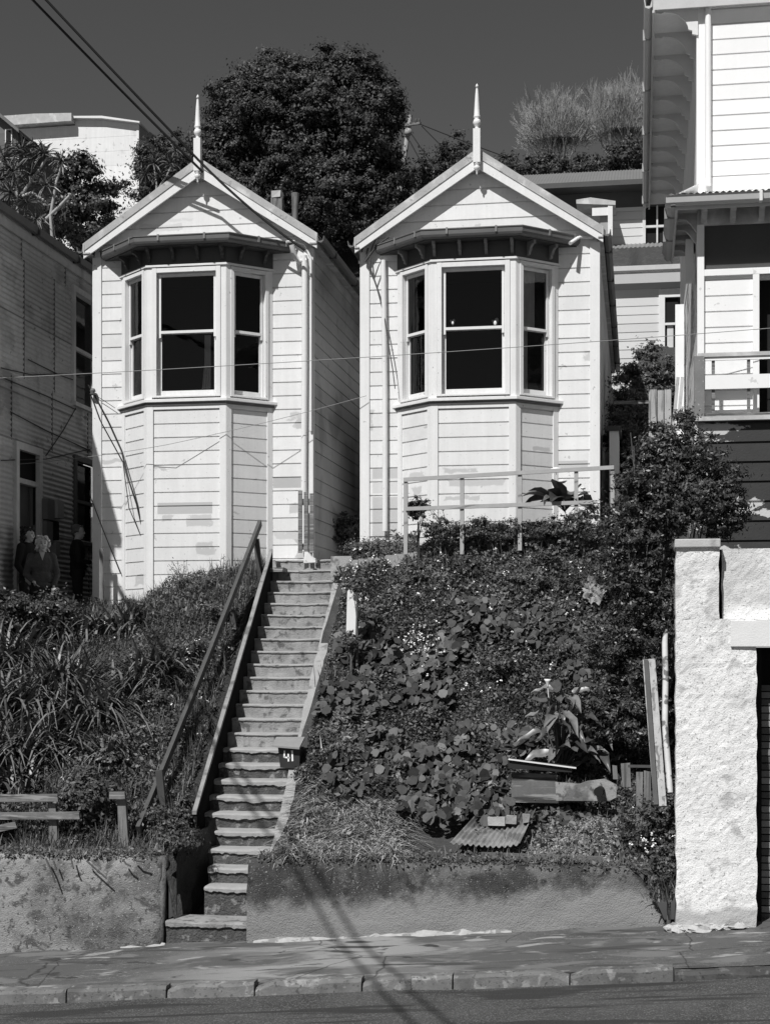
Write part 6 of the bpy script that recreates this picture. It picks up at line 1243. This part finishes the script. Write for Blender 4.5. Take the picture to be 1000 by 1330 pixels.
def person(label, base, H, face, hairv, hairstyle, top, legs, topneck, seed, tilt=0, la=0, ra=0):
    """standing figure; face = heading of the face (radians from -Y towards +X)"""
    t = thing('person', label, 'person', base); s = H/1.70; b = Vector(base)
    fx = Vector((math.sin(face), -math.cos(face), 0)); rt = Vector((math.cos(face), math.sin(face), 0)); up_ = Vector((0, 0, 1))
    Q = lambda r_, f_, z_: b+(rt*r_+fx*f_+up_*z_)*s
    bd = MB(); hc = Q(.0+tilt*.03, .015, 1.575)
    Rm = Matrix((rt, fx, up_)).transposed()
    bd.ell(hc+up_*.02*s, (.073*s, .092*s, .10*s), 16, 12, Rm); bd.ell(hc+(fx*.022-up_*.045)*s, (.055*s, .066*s, .07*s), 14, 10, Rm); bd.ell(hc+(fx*.052-up_*.098)*s, (.026*s, .024*s, .02*s), 10, 8, Rm)
    bd.tube([hc+(fx*.086+up_*.02)*s, hc+(fx*.105-up_*.022)*s, hc+(fx*.090-up_*.032)*s], [.008*s, .013*s, .011*s], 8)
    for e in (-1, 1):
        bd.ell(hc+(fx*.078+rt*e*.032-up_*.03)*s, (.022*s, .016*s, .018*s), 8, 6, Rm); bd.ell(hc+(rt*e*.075-fx*.005-up_*.005)*s, (.01*s, .018*s, .03*s), 8, 6, Rm)
    bd.ell(hc+(fx*.090-up_*.068)*s, (.024*s, .010*s, .009*s), 10, 6, Rm)
    cap(bd, Q(0, -.01, 1.40), hc-up_*.06*s, .055*s, .052*s)
    bd.ell(Q(0, 0, 1.25), (.155*s, .10*s, .20*s), 16, 12, Rm); bd.ell(Q(0, 0, 1.06), (.135*s, .095*s, .16*s), 16, 10, Rm); bd.ell(Q(0, 0, .93), (.165*s, .11*s, .12*s), 16, 10, Rm)
    arms = []
    for e, bend in ((-1, la), (1, ra)):
        sh_ = Q(e*.175, 0, 1.37); el = Q(e*(.24+.03*bend), -.02+.05*bend, 1.08); wr_ = Q(e*(.23-.20*bend), .05+.2*bend, .84+.30*bend); arms.append((sh_, el, wr_))
        cap(bd, sh_, el, .05*s, .04*s); cap(bd, el, wr_, .038*s, .027*s)
        d = (wr_-el).normalized(); pm = wr_+d*.055*s; bd.ell(pm, (.022*s, .034*s, .045*s), 10, 8, Rm)
        for k_ in range(4):
            r0 = pm+d*.035*s+fx*((k_-1.5)*.018)*s; L_ = (.06, .072, .068, .052)[k_]*s; m_ = r0+d*L_*.55+rt*(-e)*.006*s; e_ = m_+(d*.45*L_)+rt*(-e)*.014*s; bd.tube([r0, m_, e_], [.0095*s, .009*s, .008*s], 6)
        th = pm+fx*.03*s-d*.02*s; bd.tube([th, th+(fx*.03+d*.02)*s, th+(fx*.035+d*.05)*s], [.011*s, .010*s, .009*s], 6)
        cap(bd, Q(e*.09, 0, .90), Q(e*.10, .01, .48), .082*s, .055*s); cap(bd, Q(e*.10, .01, .48), Q(e*.10, -.01, .09), .052*s, .035*s); bd.ell(Q(e*.105, .06, .035), (.042*s, .12*s, .035*s), 12, 8, Rm)
    fuse('body', bd, skinM, t, .0075, 2)
    ey = MB()
    for e in (-1, 1): ey.ell(hc+(fx*.087+rt*e*.030+up_*.012)*s, (.013*s, .008*s, .007*s), 8, 6, Rm); ey.beam(hc+(fx*.093+rt*e*.018+up_*.034)*s, hc+(fx*.086+rt*e*.044+up_*.032)*s, .006, .006)
    ey.beam(hc+(fx*.098+rt*-.020-up_*.066)*s, hc+(fx*.098+rt*.020-up_*.066)*s, .006, .006)
    ey.build('face_details', eyeM, t)
    # jacket and trousers follow the body
    j = MB(); j.ell(Q(0, 0, 1.25), (.185*s, .13*s, .215*s), 16, 12, Rm); j.ell(Q(0, 0, 1.03), (.17*s, .125*s, .20*s), 16, 12, Rm); j.ell(Q(0, 0, .90), (.185*s, .13*s, .10*s), 16, 10, Rm); j.ell(Q(0, -.015, 1.41), (.10*s, .075*s, .045*s), 12, 8, Rm)
    for sh_, el, wr_ in arms: cap(j, sh_, el, .068*s, .056*s); cap(j, el, wr_-(wr_-el).normalized()*.02, .054*s, .042*s)
    fuse('jacket', j, top, t, .010, 3)
    l = MB(); l.ell(Q(0, 0, .92), (.175*s, .12*s, .12*s), 14, 10, Rm)
    for e in (-1, 1): cap(l, Q(e*.09, 0, .90), Q(e*.10, .01, .48), .098*s, .072*s); cap(l, Q(e*.10, .01, .48), Q(e*.10, -.01, .10), .070*s, .058*s)
    fuse('trousers', l, legs, t, .012, 3)
    if topneck is not None:
        c_ = MB(); a_ = Q(0, .115, 1.395); c_.prism([Q(-.045, .085, 1.44), Q(.0, .135, 1.30), Q(.045, .085, 1.44)], fx*.012); c_.build('collar', topneck, t)
    h = MB(); rr = random.Random(seed)
    h.ell(hc+(-fx*.03+up_*.045)*s, (.086*s, .088*s, .090*s), 16, 12, Rm)
    if hairstyle == 'curly':
        for i in range(150):
            a = rr.uniform(0, 6.28); z = rr.uniform(-.12, .135); k_ = rr.uniform(.85, 1.25); f_ = math.sin(a)*.10*k_-.018; r_ = math.cos(a)*.095*k_
            if f_ > .015 and z < .06: continue
            h.ell(hc+(fx*f_+rt*r_*(1 if z < .08 else .7)+up_*z)*s, (rr.uniform(.014, .026)*s,)*3, 7, 5)
    else:
        for i in range(50):
            a = rr.uniform(0, 6.28); z = rr.uniform(-.03, .10); f_ = math.sin(a)*.088-.02; r_ = math.cos(a)*.08
            if f_ > .04 and z < .06: continue
            h.ell(hc+(fx*f_+rt*r_+up_*z)*s, (.02*s,)*3, 7, 5)
    fuse('hair', h, gmat('hair_%d' % seed, hairv, .6, .5, 30, bump=.8, bscale=60, bdist=.01), t, .009, 1)
    return t
jk = gmat('dark_jacket_cloth', .035, .9, .2, 20); jk2 = gmat('grey_pullover_cloth', .09, .9, .4, 14, bump=.8, bscale=16, bdist=.03); jk3 = gmat('black_coat_cloth', .018, .9, .2, 20); tr_ = gmat('dark_trouser_cloth', .03, .9, .2, 20); colM = gmat('pale_collar_cloth', .55, .8)
def hb(px, py_head_top, Y, H): c = W(px, py_head_top, Y); return (c[0], Y, c[2]-H*1.0)
person('smiling person with fair curly hair and open pale collar standing before the corrugated building', hb(55, 697, 22.4, 1.62), 1.62, .45, .6, 'curly', jk2, tr_, colM, 2, .5, .4, .2)
person('dark haired person in dark clothes bending their head behind the curly haired person', hb(37, 684, 22.9, 1.72), 1.72, 1.3, .03, 'curly', jk3, tr_, None, 3, 0, .2, .2)
person('person in a black coat standing sideways at the corner of the left cottage, looking away', hb(101, 681, 24.1, 1.74), 1.74, 1.9, .16, 'short', jk3, tr_, None, 5, 0, .8, .5)
# ------------------------------------------------------------------ light, air, camera
w = bpy.data.worlds.new('World'); SC.world = w; w.use_nodes = True; N = w.node_tree.nodes; L = w.node_tree.links
sky = N.new('ShaderNodeTexSky'); sky.sky_type = 'NISHITA'; sky.sun_disc = False; EL, AZ = R(50), R(20)
sky.sun_elevation = EL; sky.sun_rotation = math.pi+AZ; sky.air_density = .8; sky.dust_density = .3; sky.ozone_density = 1.5
sp = N.new('ShaderNodeSeparateColor'); cb_ = N.new('ShaderNodeCombineColor'); L.new(sky.outputs[0], sp.inputs[0]); [L.new(sp.outputs[0], cb_.inputs[i]) for i in range(3)]   # red filtered black and white film
L.new(cb_.outputs[0], N['Background'].inputs['Color']); N['Background'].inputs['Strength'].default_value = SKY
sd = bpy.data.lights.new('sun', 'SUN'); sd.energy = SUN; sd.angle = R(.53); sd.color = (1, .995, .985); so = bpy.data.objects.new('sun', sd); COL.objects.link(so)
s = Vector((-math.sin(AZ)*math.cos(EL), -math.cos(AZ)*math.cos(EL), math.sin(EL))); so.rotation_euler = s.to_track_quat('Z', 'Y').to_euler(); so.location = s*40
cam = bpy.data.cameras.new('camera'); co = bpy.data.objects.new('camera', cam); COL.objects.link(co); SC.camera = co
co.location = (0, 0, ZC); co.rotation_euler = (math.pi/2, 0, TH); cam.sensor_fit = 'VERTICAL'; cam.sensor_height = 36; cam.sensor_width = 27; cam.lens = F/1330*36; cam.shift_y = (HZ-665)/1330; cam.clip_end = 2000; cam.clip_start = .1
SC.view_settings.view_transform = 'Standard'; SC.view_settings.look = 'None'; SC.view_settings.gamma = 1; SC.view_settings.exposure = EXPO; SC.view_settings.use_curve_mapping = False
